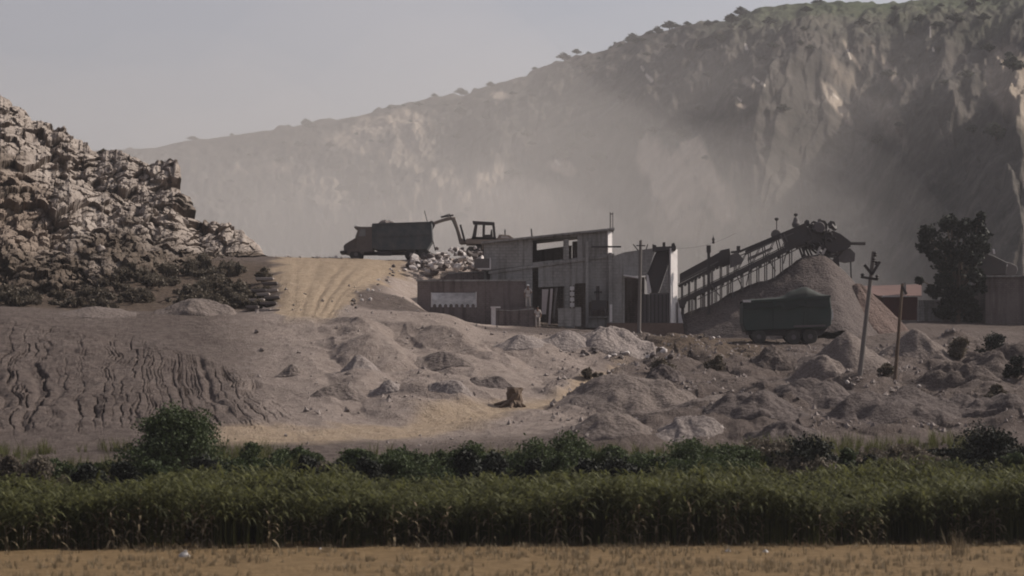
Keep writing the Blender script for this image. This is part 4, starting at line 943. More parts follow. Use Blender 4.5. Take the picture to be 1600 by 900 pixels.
# ------------------------------------------------------------------ people by the shed
def person(label, foot_px, Y, height, pose, cap=None, base=None):
    p0 = at(*foot_px, Y); z0 = base if base is not None else gz(p0.x, Y)
    t = thing('person', label, 'person', (p0.x, Y, z0))
    s = height / 1.75
    J = {'pelvis': (0, 0, .93), 'waist': (0, .0, 1.08), 'chest': (0, .01, 1.30), 'neck': (0, -.01, 1.47), 'chin': (0, -.03, 1.55), 'head': (0, -.02, 1.66), 'crown': (0, 0, 1.74),
         'shL': (-.19, 0, 1.41), 'elL': (-.26, .03, 1.13), 'wrL': (-.25, -.08, .90), 'shR': (.19, 0, 1.41), 'elR': (.27, .03, 1.13), 'wrR': (.25, -.10, .91),
         'hpL': (-.10, 0, .90), 'knL': (-.12, -.03, .49), 'anL': (-.13, .02, .08), 'toL': (-.15, -.17, .035), 'hpR': (.10, 0, .90), 'knR': (.13, -.02, .49), 'anR': (.15, .04, .08), 'toR': (.17, -.14, .035)}
    J.update(pose)
    Rr = {'pelvis': (.15, .11), 'waist': (.135, .10), 'chest': (.165, .11), 'neck': (.058, .058), 'chin': (.065, .075), 'head': (.078, .098), 'crown': (.05, .06), 'shL': (.06, .06), 'shR': (.06, .06), 'elL': (.045, .045), 'elR': (.045, .045),
          'wrL': (.03, .03), 'wrR': (.03, .03), 'hpL': (.095, .095), 'hpR': (.095, .095), 'knL': (.06, .06), 'knR': (.06, .06), 'anL': (.042, .042), 'anR': (.042, .042), 'toL': (.04, .028), 'toR': (.04, .028)}
    E = [('pelvis', 'waist'), ('waist', 'chest'), ('chest', 'neck'), ('neck', 'chin'), ('chin', 'head'), ('head', 'crown'), ('chest', 'shL'), ('shL', 'elL'), ('elL', 'wrL'), ('chest', 'shR'), ('shR', 'elR'), ('elR', 'wrR'),
         ('pelvis', 'hpL'), ('hpL', 'knL'), ('knL', 'anL'), ('anL', 'toL'), ('pelvis', 'hpR'), ('hpR', 'knR'), ('knR', 'anR'), ('anR', 'toR')]
    for sd in 'LR':                                        # palm, four unequal fingers and a side thumb
        w_ = Vector(J['wr' + sd]); e = Vector(J['el' + sd]); d = (w_ - e).normalized(); sg_ = -1 if sd == 'L' else 1
        J['pm' + sd] = tuple(w_ + d * .08); Rr['pm' + sd] = (.034, .02); E.append(('wr' + sd, 'pm' + sd))
        side = Vector((0, -1, 0)); side = (side - d * side.dot(d)).normalized()
        for k, ln in enumerate((.07, .08, .075, .055)):
            b_ = w_ + d * .09 + side * (.027 - .018 * k); m_ = b_ + d * ln * .55; e_ = m_ + (d * .8 - Vector((sg_ * .5, 0, 0))).normalized() * ln * .5
            for nm, v, r in (('f%d%s' % (k, sd), b_, .009), ('g%d%s' % (k, sd), m_, .008), ('h%d%s' % (k, sd), e_, .007)): J[nm] = tuple(v); Rr[nm] = (r, r)
            E += [('pm' + sd, 'f%d%s' % (k, sd)), ('f%d%s' % (k, sd), 'g%d%s' % (k, sd)), ('g%d%s' % (k, sd), 'h%d%s' % (k, sd))]
        b_ = w_ + d * .04 + side * .035; e_ = b_ + (d + side * .7).normalized() * .06
        J['t0' + sd] = tuple(b_); J['t1' + sd] = tuple(e_); Rr['t0' + sd] = (.011, .011); Rr['t1' + sd] = (.008, .008); E += [('pm' + sd, 't0' + sd), ('t0' + sd, 't1' + sd)]
    def skin(name, names, mat, grow=1.0, sub=1):
        ed = [(a, b_) for a, b_ in E if a in names and b_ in names]
        idx = {k: i for i, k in enumerate(names)}
        me = bpy.data.meshes.new(name); me.from_pydata([tuple(Vector(J[k]) * s) for k in names], [(idx[a], idx[b_]) for a, b_ in ed], []); me.update()
        o = link(name, me, mat, t)
        md = o.modifiers.new('skin', 'SKIN'); md.use_smooth_shade = True
        for k, i in idx.items():
            sv = me.skin_vertices[0].data[i]; sv.radius = (Rr[k][0] * s * grow, Rr[k][1] * s * grow); sv.use_root = (i == 0)
        sb = o.modifiers.new('sub', 'SUBSURF'); sb.levels = sub; sb.render_levels = sub
        return o
    bd = skin('body', list(J), M['skin'])
    skin('shirt', ['pelvis', 'waist', 'chest', 'shL', 'elL', 'shR', 'elR'], M['cloth_pale'], 1.22)
    skin('trousers', ['pelvis', 'hpL', 'knL', 'anL', 'hpR', 'knR', 'anR'], M['cloth_pale'], 1.28)
    h = Vector(J['head']) * s + WLOC[t.name]
    hr = MB(); hr.lathe(h + Vector((0, .012, .0)) * s, (0, .05, 1), [(-.02 * s, .098 * s), (.04 * s, .104 * s), (.09 * s, .075 * s), (.125 * s, .02 * s)], 14)
    hr.build('turban' if cap else 'hair', M['cloth_white'] if cap else M['hair'], t, smooth=True)
    fc = MB()
    for sx in (-1, 1): fc.lathe(h + Vector((sx * .033, -.098, .0)) * s, (0, -1, 0), [(0, .012 * s), (.008 * s, .006 * s)], 8)
    fc.build('eye', M['hair'], t)
    fc = MB(); fc.lathe(h + Vector((0, -.095, -.055)) * s, (0, -.5, 1), [(0, .018 * s), (.03 * s, .012 * s), (.055 * s, .006 * s)], 8); fc.build('nose', M['skin'], t, smooth=True)
    fc = MB(); fc.bar(h + Vector((-.025, -.097, -.085)) * s, h + Vector((.025, -.097, -.085)) * s, .008 * s); fc.build('mouth', M['hair'], t)
    fc = MB()
    for sx in (-1, 1): fc.lathe(h + Vector((sx * .083, .0, -.03)) * s, (sx, 0, 0), [(-.01 * s, .02 * s), (.01 * s, .028 * s), (.02 * s, .015 * s)], 8)
    fc.build('ear', M['skin'], t, smooth=True)
    return t
rimz = zat(484, YL - 2)
person('person in pale clothes and white turban standing behind the concrete tank', (825, 484), YL - .35, 1.75,
       {'elR': (.30, -.02, 1.18), 'wrR': (.22, -.22, 1.12), 'anR': (.17, .08, .08), 'toR': (.20, -.10, .035)}, cap=True, base=zat(481, YL - .35))
o = slab('crate_stand', M['concrete_brown'], None, [rc(815, 481.2, 836, 512)], YL - .35, .8, -.4); o.name = 'concrete_step'; tag(o, 'brown concrete step the turbaned person stands on behind the tank', 'step')
person('bareheaded dark haired person in pale clothes beside the concrete tank end', (840, 508), YL - 2.4, 1.62,
       {'elL': (-.25, -.04, 1.14), 'wrL': (-.16, -.2, 1.0)})

# ------------------------------------------------------------------ heaps of tipped gravel
hm = M['soil'].copy(); hm.name = 'heap_gravel'
def heap_mat(name, c0, c1, c2):
    m, n, l, b = mat_base(name); pos = n.new('ShaderNodeNewGeometry').outputs['Position']
    fA = node_noise(n, l, .5, 8, .65, pos); fB = node_noise(n, l, 3.5, 8, .75, pos)
    fC = node_noise(n, l, 11, 4, .7, pos)
    vo = n.new('ShaderNodeTexVoronoi'); vo.inputs['Scale'].default_value = 4.5; l.new(pos, vo.inputs['Vector'])
    c = node_mix(n, l, .62, node_ramp(n, l, fA, [(.32, c0), (.5, c1), (.68, c2)]), node_ramp(n, l, fB, [(.3, tuple(k * .6 for k in c0)), (.5, c1), (.72, tuple(k * 1.2 for k in c2))]))
    c = node_mix(n, l, .35, c, node_ramp(n, l, fC, [(.35, tuple(k * .45 for k in c0)), (.5, c1), (.66, tuple(k * 1.5 for k in c2))]))
    l.new(c, b.inputs['Base Color']); b.inputs['Roughness'].default_value = .95; b.inputs['Specular IOR Level'].default_value = .1
    ad = n.new('ShaderNodeMath'); ad.operation = 'MULTIPLY_ADD'; ad.inputs[1].default_value = -.5; l.new(vo.outputs['Distance'], ad.inputs[0]); l.new(fB, ad.inputs[2])
    node_bump(n, l, b, ad.outputs[0], .8, .2); return m
bpy.data.materials.remove(hm)
HM = {'grey': heap_mat('grey_gravel', (.155, .128, .118), (.22, .186, .174), (.285, .248, .234)), 'brown': heap_mat('brown_gravel', (.062, .05, .047), (.095, .077, .073), (.135, .112, .107)),
      'dark': heap_mat('dark_gravel', (.05, .04, .036), (.085, .068, .062), (.13, .105, .098)), 'mauve': heap_mat('mauve_gravel', (.10, .08, .072), (.145, .118, .107), (.20, .167, .154)), 'red': heap_mat('red_gravel', (.085, .058, .05), (.12, .085, .075), (.16, .12, .108))}
def heap(px, apy, bpy_, hw, kind, label, seed, depth=None, ridge=0.0, rough=.12, skew=0.0, sharp=.18, Y=None, res=56, asp=1.0):
    """tipped heap: apex at photo row apy, foot at row bpy_, half width hw"""
    g = hit(px, bpy_) if Y is None else None
    Y0 = g.y if Y is None else Y
    rx = hw * Y0 / F; ry = (depth or rx * asp)
    Yc = Y0 + ry * .75 if Y is None else Y
    c = at(px, apy, Yc); H = c.z - gz(c.x, Yc)
    rx = hw * Yc / F; rd = ridge * Yc / F
    n_ = res
    X_, Y_ = np.meshgrid(np.linspace(-1.15, 1.15, n_), np.linspace(-1.15, 1.15, n_))
    wx, wy = X_ * (rx + rd), Y_ * ry
    dx_ = np.maximum(np.abs(wx - skew * rx) - rd, 0) / np.where(wx > skew * rx, rx * (1 - skew), rx * (1 + skew))
    ang = np.arctan2(Y_, X_)
    d = np.sqrt(dx_ ** 2 + Y_ ** 2) * (1 + .5 * fbm(np.cos(ang) * 1.1 + seed, np.sin(ang) * 1.1, 3, seed))
    d = d + 5 * np.maximum(0, np.maximum(np.abs(X_), np.abs(Y_)) - .98)
    prof = np.where(d < 1, 1 - np.sqrt(d * d + sharp * sharp * np.maximum(1 - d, 0)), 1 - d)
    gzv = np.array([[gz(c.x + a, Yc + b_) for a, b_ in zip(r1, r2)] for r1, r2 in zip(wx, wy)])
    hgt = np.where(prof > 0, prof, prof * .9) * H
    env = np.clip(prof * 3, 0, 1)
    Z = gzv + hgt + env * (rough * 1.15 * H * (fbm(wx / (.4 * rx) + seed, wy / (.4 * ry), 4, seed + 3)) + .05 * min(1.6, H) * fbm(wx / .55, wy / .55, 4, seed + 9) - .12 * H * np.clip(fbm(ang * 3.0, d * .6, 3, seed + 5), 0, 1))
    Z = np.where(prof < 0, gzv + prof * 1.2, Z)
    base = float(gz(c.x, Yc))
    ii, jj = np.meshgrid(np.arange(n_ - 1), np.arange(n_ - 1), indexing='ij'); a = ii * n_ + jj
    me = np_mesh('gravel_heap', np.stack([wx, wy, Z - base], -1).reshape(-1, 3), np.stack([a, a + 1, a + n_ + 1, a + n_], -1).reshape(-1, 4))
    o = link('gravel_heap', me, HM[kind]); o.location = (c.x, Yc, base)
    return tag(o, label, 'gravel heap', 'tipped gravel heaps in the quarry')
def ridge_heap(crest, Y, slope, kind, label, seed):
    """a long pile whose crest follows the given photo line at depth Y"""
    P_ = [at(px, py, Y) for px, py in crest]; x0, x1 = P_[0].x, P_[-1].x; xm = (x0 + x1) / 2; base = gz(xm, Y)
    xs_, ys_ = np.linspace(x0, x1, 150), np.linspace(-11, 9, 110)
    X_, Y_ = np.meshgrid(xs_, ys_)
    top = np.interp(X_, [p.x for p in P_], [p.z for p in P_]) 
    top = blur_axis(top, 2.5, 1)
    wob_ = fbm(X_ / 2.5 + seed, Y_ / 2.5, 3, seed)
    Z = top - slope * np.sqrt(Y_ ** 2 + .12) * (1 + .18 * wob_) + .12 * fbm(X_ / .7, Y_ / .7, 5, seed + 3) + .4 * wob_
    g = np.array([[gz(a, Y + b_) for a, b_ in zip(r1, r2)] for r1, r2 in zip(X_, Y_)])
    Z = np.where(Z < g, g - .02 - (g - Z) * .5, Z)
    ii, jj = np.meshgrid(np.arange(109), np.arange(149), indexing='ij'); a = ii * 150 + jj
    me = np_mesh('gravel_heap', np.stack([X_ - xm, Y_, Z - base], -1).reshape(-1, 3), np.stack([a, a + 1, a + 151, a + 150], -1).reshape(-1, 4))
    o = link('gravel_heap', me, HM[kind]); o.location = (xm, Y, base)
    return tag(o, label, 'gravel heap', 'tipped gravel heaps in the quarry')
ridge_heap([(1050, 500), (1066, 484), (1100, 474), (1150, 452), (1200, 430), (1250, 402), (1290, 397), (1318, 418), (1345, 448), (1375, 480), (1400, 515)], 188.0, .56, 'brown', 'largest gravel pile, lying under the conveyors and the crusher head', 3)
heap(1338, 428, 530, 85, 'red', 'reddish gravel pile beside the green trailer and below the crusher chute', 7, Y=186.0, depth=4.2, rough=.05, res=80)
heap(948, 502, 548, 74, 'grey', 'smooth pale grey cone before the concrete shed and straight pole', 9, rough=.05, res=90)
heap(886, 512, 548, 52, 'grey', 'pale grey heap touching the left of the smooth cone before the shed', 11, rough=.08)
heap(812, 520, 545, 48, 'grey', 'low pale heap in front of the concrete tank', 13, rough=.1)
heap(705, 586, 614, 36, 'grey', 'small pointed heap left of the tree stump', 15, skew=.35)
heap(600, 592, 616, 26, 'grey', 'small pointed heap on the open slope, left of a slightly larger one', 17, skew=.3)
heap(528, 594, 622, 46, 'mauve', 'flat grey heap on the slope just right of the eroded bank', 19, skew=.3)
heap(566, 550, 576, 34, 'grey', 'small heap high on the pale slope below the ramp', 21, skew=-.3)
heap(694, 545, 574, 50, 'mauve', 'mauve grey heap below the long bright wall opening', 23, skew=-.1)
heap(452, 566, 588, 24, 'mauve', 'tiny pointed heap at the top of the eroded bank', 25, skew=.2)
heap(768, 586, 606, 34, 'brown', 'brown crumbly heap behind the tree stump', 27, rough=.3)
heap(305, 462, 492, 62, 'mauve', 'smooth mauve heap on the bank crest below the rock outcrop', 29)
heap(150, 478, 496, 70, 'mauve', 'low mauve heap on the bank crest at far left', 31)
heap(1278, 545, 592, 66, 'mauve', 'pale flat topped heap at the foot of the forked pole', 33, rough=.12, sharp=.3)
heap(1322, 512, 572, 84, 'mauve', 'grey cone between the green trailer and the forked pole', 35, rough=.06)
heap(1298, 590, 636, 84, 'brown', 'brown heap with a shaded left flank below the forked pole', 37, skew=.2, rough=.25, sharp=.3)
heap(1428, 508, 556, 60, 'mauve', 'grey heap below the red shed', 39)
heap(1470, 520, 604, 90, 'dark', 'big dark rounded heap right of the bare pole', 41, sharp=.75, rough=.3)
heap(1560, 512, 590, 100, 'dark', 'dark overgrown heap below the plain building at the right edge', 43, rough=.35, sharp=.6)
heap(1400, 606, 652, 92, 'brown', 'long brown heap in front of the bare pole', 45, ridge=25, rough=.3, sharp=.4)
heap(960, 634, 682, 78, 'mauve', 'rounded mauve heap at the grass edge near the dirt track', 47, sharp=.35)
heap(1010, 590, 646, 104, 'mauve', 'broad low mauve mound between the broken stones and the grass', 49, ridge=20, sharp=.4)
heap(1075, 644, 686, 54, 'grey', 'pale heap at the grass edge right of the rounded mauve heap', 51)
heap(1216, 540, 578, 44, 'dark', 'dark stony heap directly below the green trailer', 53, rough=.35)
heap(1180, 606, 650, 80, 'brown', 'rough brown heap midway between trailer and grass', 55, rough=.3)
heap(1540, 606, 650, 84, 'brown', 'brown heap near the grass at the right edge', 57, rough=.25)
heap(1225, 650, 690, 70, 'brown', 'ragged brown heap at the grass edge below the trailer', 59, rough=.3)
heap(1035, 568, 596, 40, 'brown', 'small brown earth heap in front of the broken stones', 61, rough=.3)
heap(425, 680, 690, 40, 'mauve', 'tiny low heap beside the round green bush', 63) if False else None

# ------------------------------------------------------------------ loose stones
def rock_mesh(seed, flat=1.0):
    r = random.Random(seed); bm = bmesh.new()
    for k in range(14):
        v = Vector((r.gauss(0, 1), r.gauss(0, 1), r.gauss(0, 1))).normalized()
        bm.verts.new((v.x * (.8 + .3 * r.random()), v.y * (.8 + .3 * r.random()), v.z * flat * (.6 + .3 * r.random())))
    res = bmesh.ops.convex_hull(bm, input=bm.verts)
    bmesh.ops.delete(bm, geom=[e for e in res['geom_interior'] if isinstance(e, bmesh.types.BMVert)], context='VERTS')
    bmesh.ops.bevel(bm, geom=bm.edges[:], offset=.07, segments=1, affect='EDGES')
    me = bpy.data.meshes.new('stone'); bm.to_mesh(me); bm.free(); return me
ROCKS = [rock_mesh(100 + k) for k in range(8)]
ROCKM = {}
def rock(name, px, py, size_px, mat, label, group, rr, Y=None, cat='stone', flat=1.0, surf=None, sink=.3):
    key = (rr.randrange(8), mat)
    if key not in ROCKM:
        me = ROCKS[key[0]].copy(); me.materials.append(M[mat]); ROCKM[key] = me
    if surf is not None: p = surf
    elif Y is None: p = hit(px, py)
    else: p = at(px, py, Y); p = Vector((p.x, Y, max(gz(p.x, Y), p.z - size_px * Y / F)))
    s = size_px * p.y / F / 2
    o = bpy.data.objects.new(name, ROCKM[key]); COL.objects.link(o)
    o.location = (p.x, p.y, p.z + s * (1 - sink) * .6 * flat)
    o.scale = (s * (.9 + .4 * rr.random()), s * (.8 + .4 * rr.random()), s * (.7 + .5 * rr.random()) * flat)
    o.rotation_euler = (rr.random() * .6, rr.random() * .6, rr.random() * 6.3)
    return tag(o, label, cat, group)
rr = random.Random(21)
for k in range(46):
    px = 908 + rr.random() * 140; py = 538 + rr.random() * 22 + (px - 910) * .02
    mt = 'stone' if rr.random() < .5 else 'stone_dark'
    rock('broken_stone', px, py, 6 + rr.random() * 9, mt, 'pale broken stone among the rubble before the smooth grey cone' if mt == 'stone' else 'dark broken stone among the rubble before the smooth grey cone', 'rubble before the grey cone', rr)
for k in range(165):
    t_ = rr.random(); px = 640 + t_ * 124; Y = 192.5 + rr.random() * 8
    py = 412 - rr.random() * 30 * (1 if px > 680 else .4)
    mt = 'stone' if rr.random() < .66 else 'stone_dark'
    rock('broken_stone', px, py, 6 + rr.random() ** 2 * 15, mt, 'pale broken stone in the rubble behind the truck tail' if mt == 'stone' else 'dark broken stone in the rubble behind the truck tail', 'rubble between truck and excavator', rr, Y=Y)
for k in range(26):
    px = 395 + rr.random() * 140; py = 398 + rr.random() * 3
    rock('loose_stone', px, py, 3 + rr.random() * 5, 'stone', 'small loose stone along the lip of the ramp top', 'stones along the ramp top', rr, Y=197 + rr.random() * 3)
for k in range(34):
    px = 1070 + rr.random() * 420; py = 600 + rr.random() * 75
    rock('loose_stone', px, py, 3 + rr.random() * 6, 'stone' if rr.random() < .3 else 'stone_dark', 'small loose stone scattered over the rough ground right of the track', 'stones on the rough ground', rr)
for k in range(30):
    px = 540 + rr.random() * 95; py = 470 - (px - 545) * .75 + rr.random() * 26
    rock('loose_stone', px, py, 3 + rr.random() * 6, 'stone' if rr.random() < .6 else 'stone_dark', 'small loose stone on the crumbling right bank of the ramp', 'stones on the ramp bank', rr)
for k in range(12):
    px = 1085 + rr.random() * 70; py = 525 + rr.random() * 5
    rock('loose_stone', px, py, 4 + rr.random() * 4, 'stone' if rr.random() < .5 else 'stone_dark', 'small stone lying at the foot of the gravel pile left of the trailer', 'stones by the trailer', rr)
M['outcrop_stone'] = weathered('outcrop_stone', (0.27, 0.23, 0.21), (0.13, 0.105, 0.095), .7, bump=.8)
# flat slabs stacked at the left of the ramp
for k, (px, py, w_, mt) in enumerate(((414, 434, 30, 'stone'), (422, 441, 26, 'stone_dark'), (405, 452, 26, 'stone_dark'), (424, 452, 24, 'stone'), (412, 458, 22, 'stone'), (426, 463, 26, 'stone_dark'), (402, 467, 26, 'stone'), (420, 472, 28, 'stone_dark'), (395, 478, 22, 'stone_dark'), (412, 483, 26, 'stone'), (430, 484, 20, 'stone_dark'))):
    p = at(px, py + 3, 170 - (py - 434) * .28); s = p.y / F
    g = gz(p.x, p.y)
    mb = MB(); x0, x1 = p.x - w_ / 2 * s, p.x + w_ / 2 * s; zt_ = p.z + 3.5 * s
    mb.hexa([(x0 + .1, p.y - .5, zt_ - .24), (x1, p.y - .6, zt_ - .2), (x1 - .08, p.y - .55, zt_), (x0, p.y - .5, zt_ - .04), (x0, p.y + .9, zt_ - .24), (x1 - .2, p.y + .8, zt_ - .2), (x1 - .1, p.y + .9, zt_), (x0 + .15, p.y + .8, zt_ - .03)])
    o = mb.build('stone_slab', M['outcrop_stone' if mt == 'stone' else mt], None, .03)
    tag(o, ('pale' if mt == 'stone' else 'dark') + ' flat stone slab in the stepped stack left of the ramp', 'stone slab', 'stone slabs left of the ramp')
mb = MB()
for k in range(8):
    a = at(398 + k * 4.5, 486, 158); b_ = at(404 + k * 4.2, 436, 171)
    mb.hexa([(a.x, a.y, gz(a.x, a.y) - .3), (a.x + .8, a.y, gz(a.x, a.y) - .3), (a.x + .7, a.y + .5, a.z + .1), (a.x + .1, a.y + .5, a.z + .15 * (k % 3)), (b_.x, b_.y, b_.z - 4), (b_.x + .8, b_.y, b_.z - 4), (b_.x + .7, b_.y, b_.z - 1.2), (b_.x, b_.y, b_.z - 1 - .1 * (k % 3))])
o = mb.build('rubble_bank', M['stone_dark'], None); tag(o, 'stepped dark rubble bank carrying the flat slabs left of the ramp', 'bank')
# big blocks standing out of the rock outcrop
for (px, t_, sz, mt, lb) in ((262, .78, 44, 'stone', 'largest pale boulder, on the shoulder of the rock outcrop'), (282, .62, 30, 'stone', 'pale boulder leaning below the outcrop shoulder'), (300, .45, 26, 'stone', 'pale block midway down the right end of the outcrop'),
                          (246, .66, 26, 'stone_dark', 'dark block tucked left of the largest pale boulder'), (20, .92, 34, 'stone', 'pale boulder at the top left corner of the outcrop'), (92, .97, 26, 'stone_dark', 'dark flat block capping the outcrop crest at left'),
                          (180, .2, 26, 'stone', 'rounded boulder low on the outcrop above the brush'), (150, .28, 30, 'stone', 'pale block low on the outcrop, left of a rounded boulder'), (365, .5, 24, 'stone', 'pale block near the right tip of the outcrop'), (395, .5, 18, 'stone', 'small pale block at the very tip of the outcrop'), (342, .3, 22, 'stone_dark', 'dark block beside a hollow near the outcrop tip'),
                          (60, .55, 26, 'stone', 'pale block halfway up the left of the outcrop'), (210, .48, 24, 'stone', 'pale block in the middle of the outcrop'), (120, .7, 26, 'stone', 'pale block high on the outcrop below its crest')):
    p = cliff_at(px, t_); p = Vector((p.x, p.y + .5, p.z - .8)); rock('boulder', px, 0, sz, 'outcrop_stone', lb, 'blocks of the rock outcrop', rr, surf=p, cat='boulder')

# earth stump by the track, litter
sp = hit(803, 634); s = sp.y / F
st_ = thing('tree_stump', 'squat brown stump with spreading roots beside the dirt track', 'tree stump', sp)
mb = MB(); mb.lathe(sp - Vector((0, 0, .2)), (0.03, 0, 1), [(0, .68), (.25, .56), (.5, .48), (.9, .47), (1.18, .50), (1.28, .44), (1.2, .2)], 14)
for v in mb.v:
    v.x += .08 * math.sin(v.z * 9 + v.y * 7); v.y += .07 * math.cos(v.z * 8 + v.x * 9)
    v.x = sp.x + (v.x - sp.x) * .8; v.y = sp.y + (v.y - sp.y) * .8; v.z = sp.z + (v.z - sp.z) * .85
mb.build('trunk', M['wood_brown'], st_)
mb = MB()
for k, (dx_, dy_) in enumerate(((-1.25, -.3), (-.9, -.8), (-.2, -.95), (.5, -.8), (.75, -.2), (-.9, .3), (.6, .5))):
    q = Vector((sp.x + dx_, sp.y + dy_, gz(sp.x + dx_, sp.y + dy_) + .02)); mb.tube(sp + Vector((dx_ * .2, dy_ * .2, .16)), sp.lerp(q, .8), .16, .05, 7)
mb.build('root', M['wood_brown'], st_)
def bag(px, py, s_px, mat, label, seed):
    p = hit(px, py); s = s_px * p.y / F / 2
    mb = MB(); r = random.Random(seed)
    prof = [(0, 1.0), (.25, 1.05), (.55, .8), (.8, .5), (1.0, .25), (1.15, .3)]
    mb.lathe(p - Vector((0, 0, .03)), (.2, 0, 1), [(h * s * 1.1, q * s) for h, q in prof], 12)
    for v in mb.v: v.x += s * .2 * (r.random() - .5); v.y += s * .2 * (r.random() - .5); v.z += s * .12 * (r.random() - .5)
    return tag(mb.build('plastic_bag', mat), label, 'bag', 'litter along the crop edge')
bag(288, 871, 19, M['plastic'], 'crumpled white plastic bag at the crop edge, left of centre', 1)
bag(1137, 862, 10, M['plastic'], 'small crumpled white bag at the crop edge, left of another', 2)
bag(1196, 863, 10, M['plastic'], 'small grey white bag at the crop edge, right of another', 3)
bag(500, 858, 6, M['plastic'], 'tiny white scrap of plastic at the crop edge', 4)

# ------------------------------------------------------------------ vegetation
def quads(C, size, rng, up=0.0, aspect=1.0):
    """leaf-sized quads at centres C with random orientation"""
    n_ = len(C)
    nrm = rng.normal(size=(n_, 3)); nrm[:, 2] += up; nrm /= np.linalg.norm(nrm, axis=1)[:, None]
    ref = rng.normal(size=(n_, 3)); u = np.cross(nrm, ref); u /= np.linalg.norm(u, axis=1)[:, None]; v = np.cross(nrm, u)
    sz = size * (.6 + .8 * rng.random(n_))[:, None]
    V = np.stack([C - u * sz - v * sz * aspect * .3, C + u * 0 - v * sz * aspect, C + u * sz + v * sz * aspect * .3, C + u * 0 + v * sz * aspect], 1)
    return V.reshape(-1, 3), np.arange(n_ * 4).reshape(-1, 4)
def crown(rng, clumps, per, size):
    """clumps: (x,y,z,rx,ry,rz); leaves gather towards the shell of each clump"""
    out = []
    for (x, y, z, rx, ry, rz) in clumps:
        d = rng.normal(size=(per, 3)); d /= np.linalg.norm(d, axis=1)[:, None]
        r = rng.random(per) ** .45
        lump = 1 + .28 * np.sin(d[:, 0] * 5 + x * 3) * np.cos(d[:, 2] * 6 + z * 2) + .12 * rng.normal(size=per)
        out.append(np.array([x, y, z]) + d * (r * lump)[:, None] * np.array([rx, ry, rz]))
    return quads(np.concatenate(out), size, rng, .3, .7)
def limbs(mb, base, tips, r0, rng):
    for t_ in tips:
        mid = Vector(base).lerp(Vector(t_), .5) + Vector((rng.normal() * .12, rng.normal() * .12, rng.normal() * .08))
        mb.tube(base, mid, r0, r0 * .65, 6, False); mb.tube(mid, t_, r0 * .65, r0 * .2, 6, False)
def plant(name, label, cat, loc, clumps, per, size, leaf, seed, group=None, trunk_h=0.0, trunk_r=.06, trunk_name='stem', crown_name='foliage'):
    rng = np.random.default_rng(seed)
    t = thing(name, label, cat, loc, group)
    V, Fq = crown(rng, clumps, per, size)
    me = np_mesh(crown_name, V, Fq, False); link(crown_name, me, leaf, t)
    mb = MB(); L0 = WLOC[t.name]
    top = Vector((0, 0, trunk_h))
    if trunk_h > .3: mb.tube(L0 - Vector((0, 0, .3)), L0 + top, trunk_r, trunk_r * .7, 8)
    limbs(mb, L0 + top * .9 - Vector((0, 0, 0.0 if trunk_h > .3 else .1)), [L0 + Vector((c[0], c[1], c[2] + c[5] * .4)) for c in clumps], trunk_r * .7, rng)
    mb.build(trunk_name, M['bark'], t)
    return t
def clumpset(rng, n_, rx, ry, z0, z1, r):
    out = []; r = r * .8; n_ = int(n_ * 1.5)
    for k in range(n_):
        a = rng.random() * 6.28; q = rng.random() ** .5; f = rng.random()
        z = z0 + (z1 - z0) * f; sh = (1.25 - 1.0 * f) * (.8 + .4 * rng.random())
        out.append((math.cos(a) * q * rx * sh, math.sin(a) * q * ry * sh, z, r * (.7 + .6 * rng.random()), r * (.7 + .6 * rng.random()), r * (.55 + .5 * rng.random())))
    return out
# the dark tree by the plain building
YTR = 200.0; s = YTR / F; p0 = Vector((at(1497, 500, YTR).x, YTR, gz(at(1497, 500, YTR).x, YTR)))
cl = []
for (x, y, r) in ((1452, 362, 14), (1447, 385, 13), (1475, 352, 15), (1487, 345, 12), (1500, 360, 18), (1512, 348, 10), (1527, 352, 13), (1536, 370, 12), (1520, 380, 20), (1470, 385, 20), (1495, 395, 22), (1455, 402, 10), (1515, 405, 18), (1478, 415, 22), (1500, 430, 22), (1470, 440, 16), (1520, 432, 16), (1460, 455, 12), (1485, 458, 18), (1510, 458, 16), (1530, 450, 10), (1541, 388, 8), (1440, 437, 6), (1448, 372, 9), (1530, 338, 6)):
    v = at(x, y, YTR); cl.append((v.x - p0.x, (hash((x, y)) % 100 / 100 - .5) * 2.6, v.z - p0.z, r * s * .95, r * s * 1.2, r * s * .85))
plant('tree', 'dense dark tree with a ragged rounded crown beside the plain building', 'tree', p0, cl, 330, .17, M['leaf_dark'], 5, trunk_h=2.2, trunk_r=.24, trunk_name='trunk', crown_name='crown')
def bush_px(name, label, cat, px0, py0, px1, py1, Y, n_, per, size, leaf, seed, group=None, dry=False, base_py=None):
    xm = (px0 + px1) / 2; p = at(xm, py1, Y); g = gz(p.x, Y); s = Y / F
    W_ = (px1 - px0) / 2 * s; top = max(zat(py0, Y) - g, .35)
    rng = np.random.default_rng(seed); r = min(W_ * .34, top * .38)
    cl = clumpset(rng, n_, W_ - r * .8, max(W_ * .7, .6), r * .5, top - r * .75, r)
    return plant(name, label, cat, (p.x, Y, g), cl, per, size, leaf, seed, group)
bush_px('bush', 'large round dark green bush standing above the crop at left', 'bush', 165, 628, 385, 742, 98, 30, 420, .06, M['leaf_shrub'], 12)
bush_px('bush', 'low dark bush spreading just right of the large round bush', 'bush', 340, 688, 430, 738, 98, 10, 320, .06, M['leaf_shrub'], 13)
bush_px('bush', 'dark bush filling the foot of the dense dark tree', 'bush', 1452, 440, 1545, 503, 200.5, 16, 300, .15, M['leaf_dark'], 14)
rg = 'shrubs between crop and quarry'
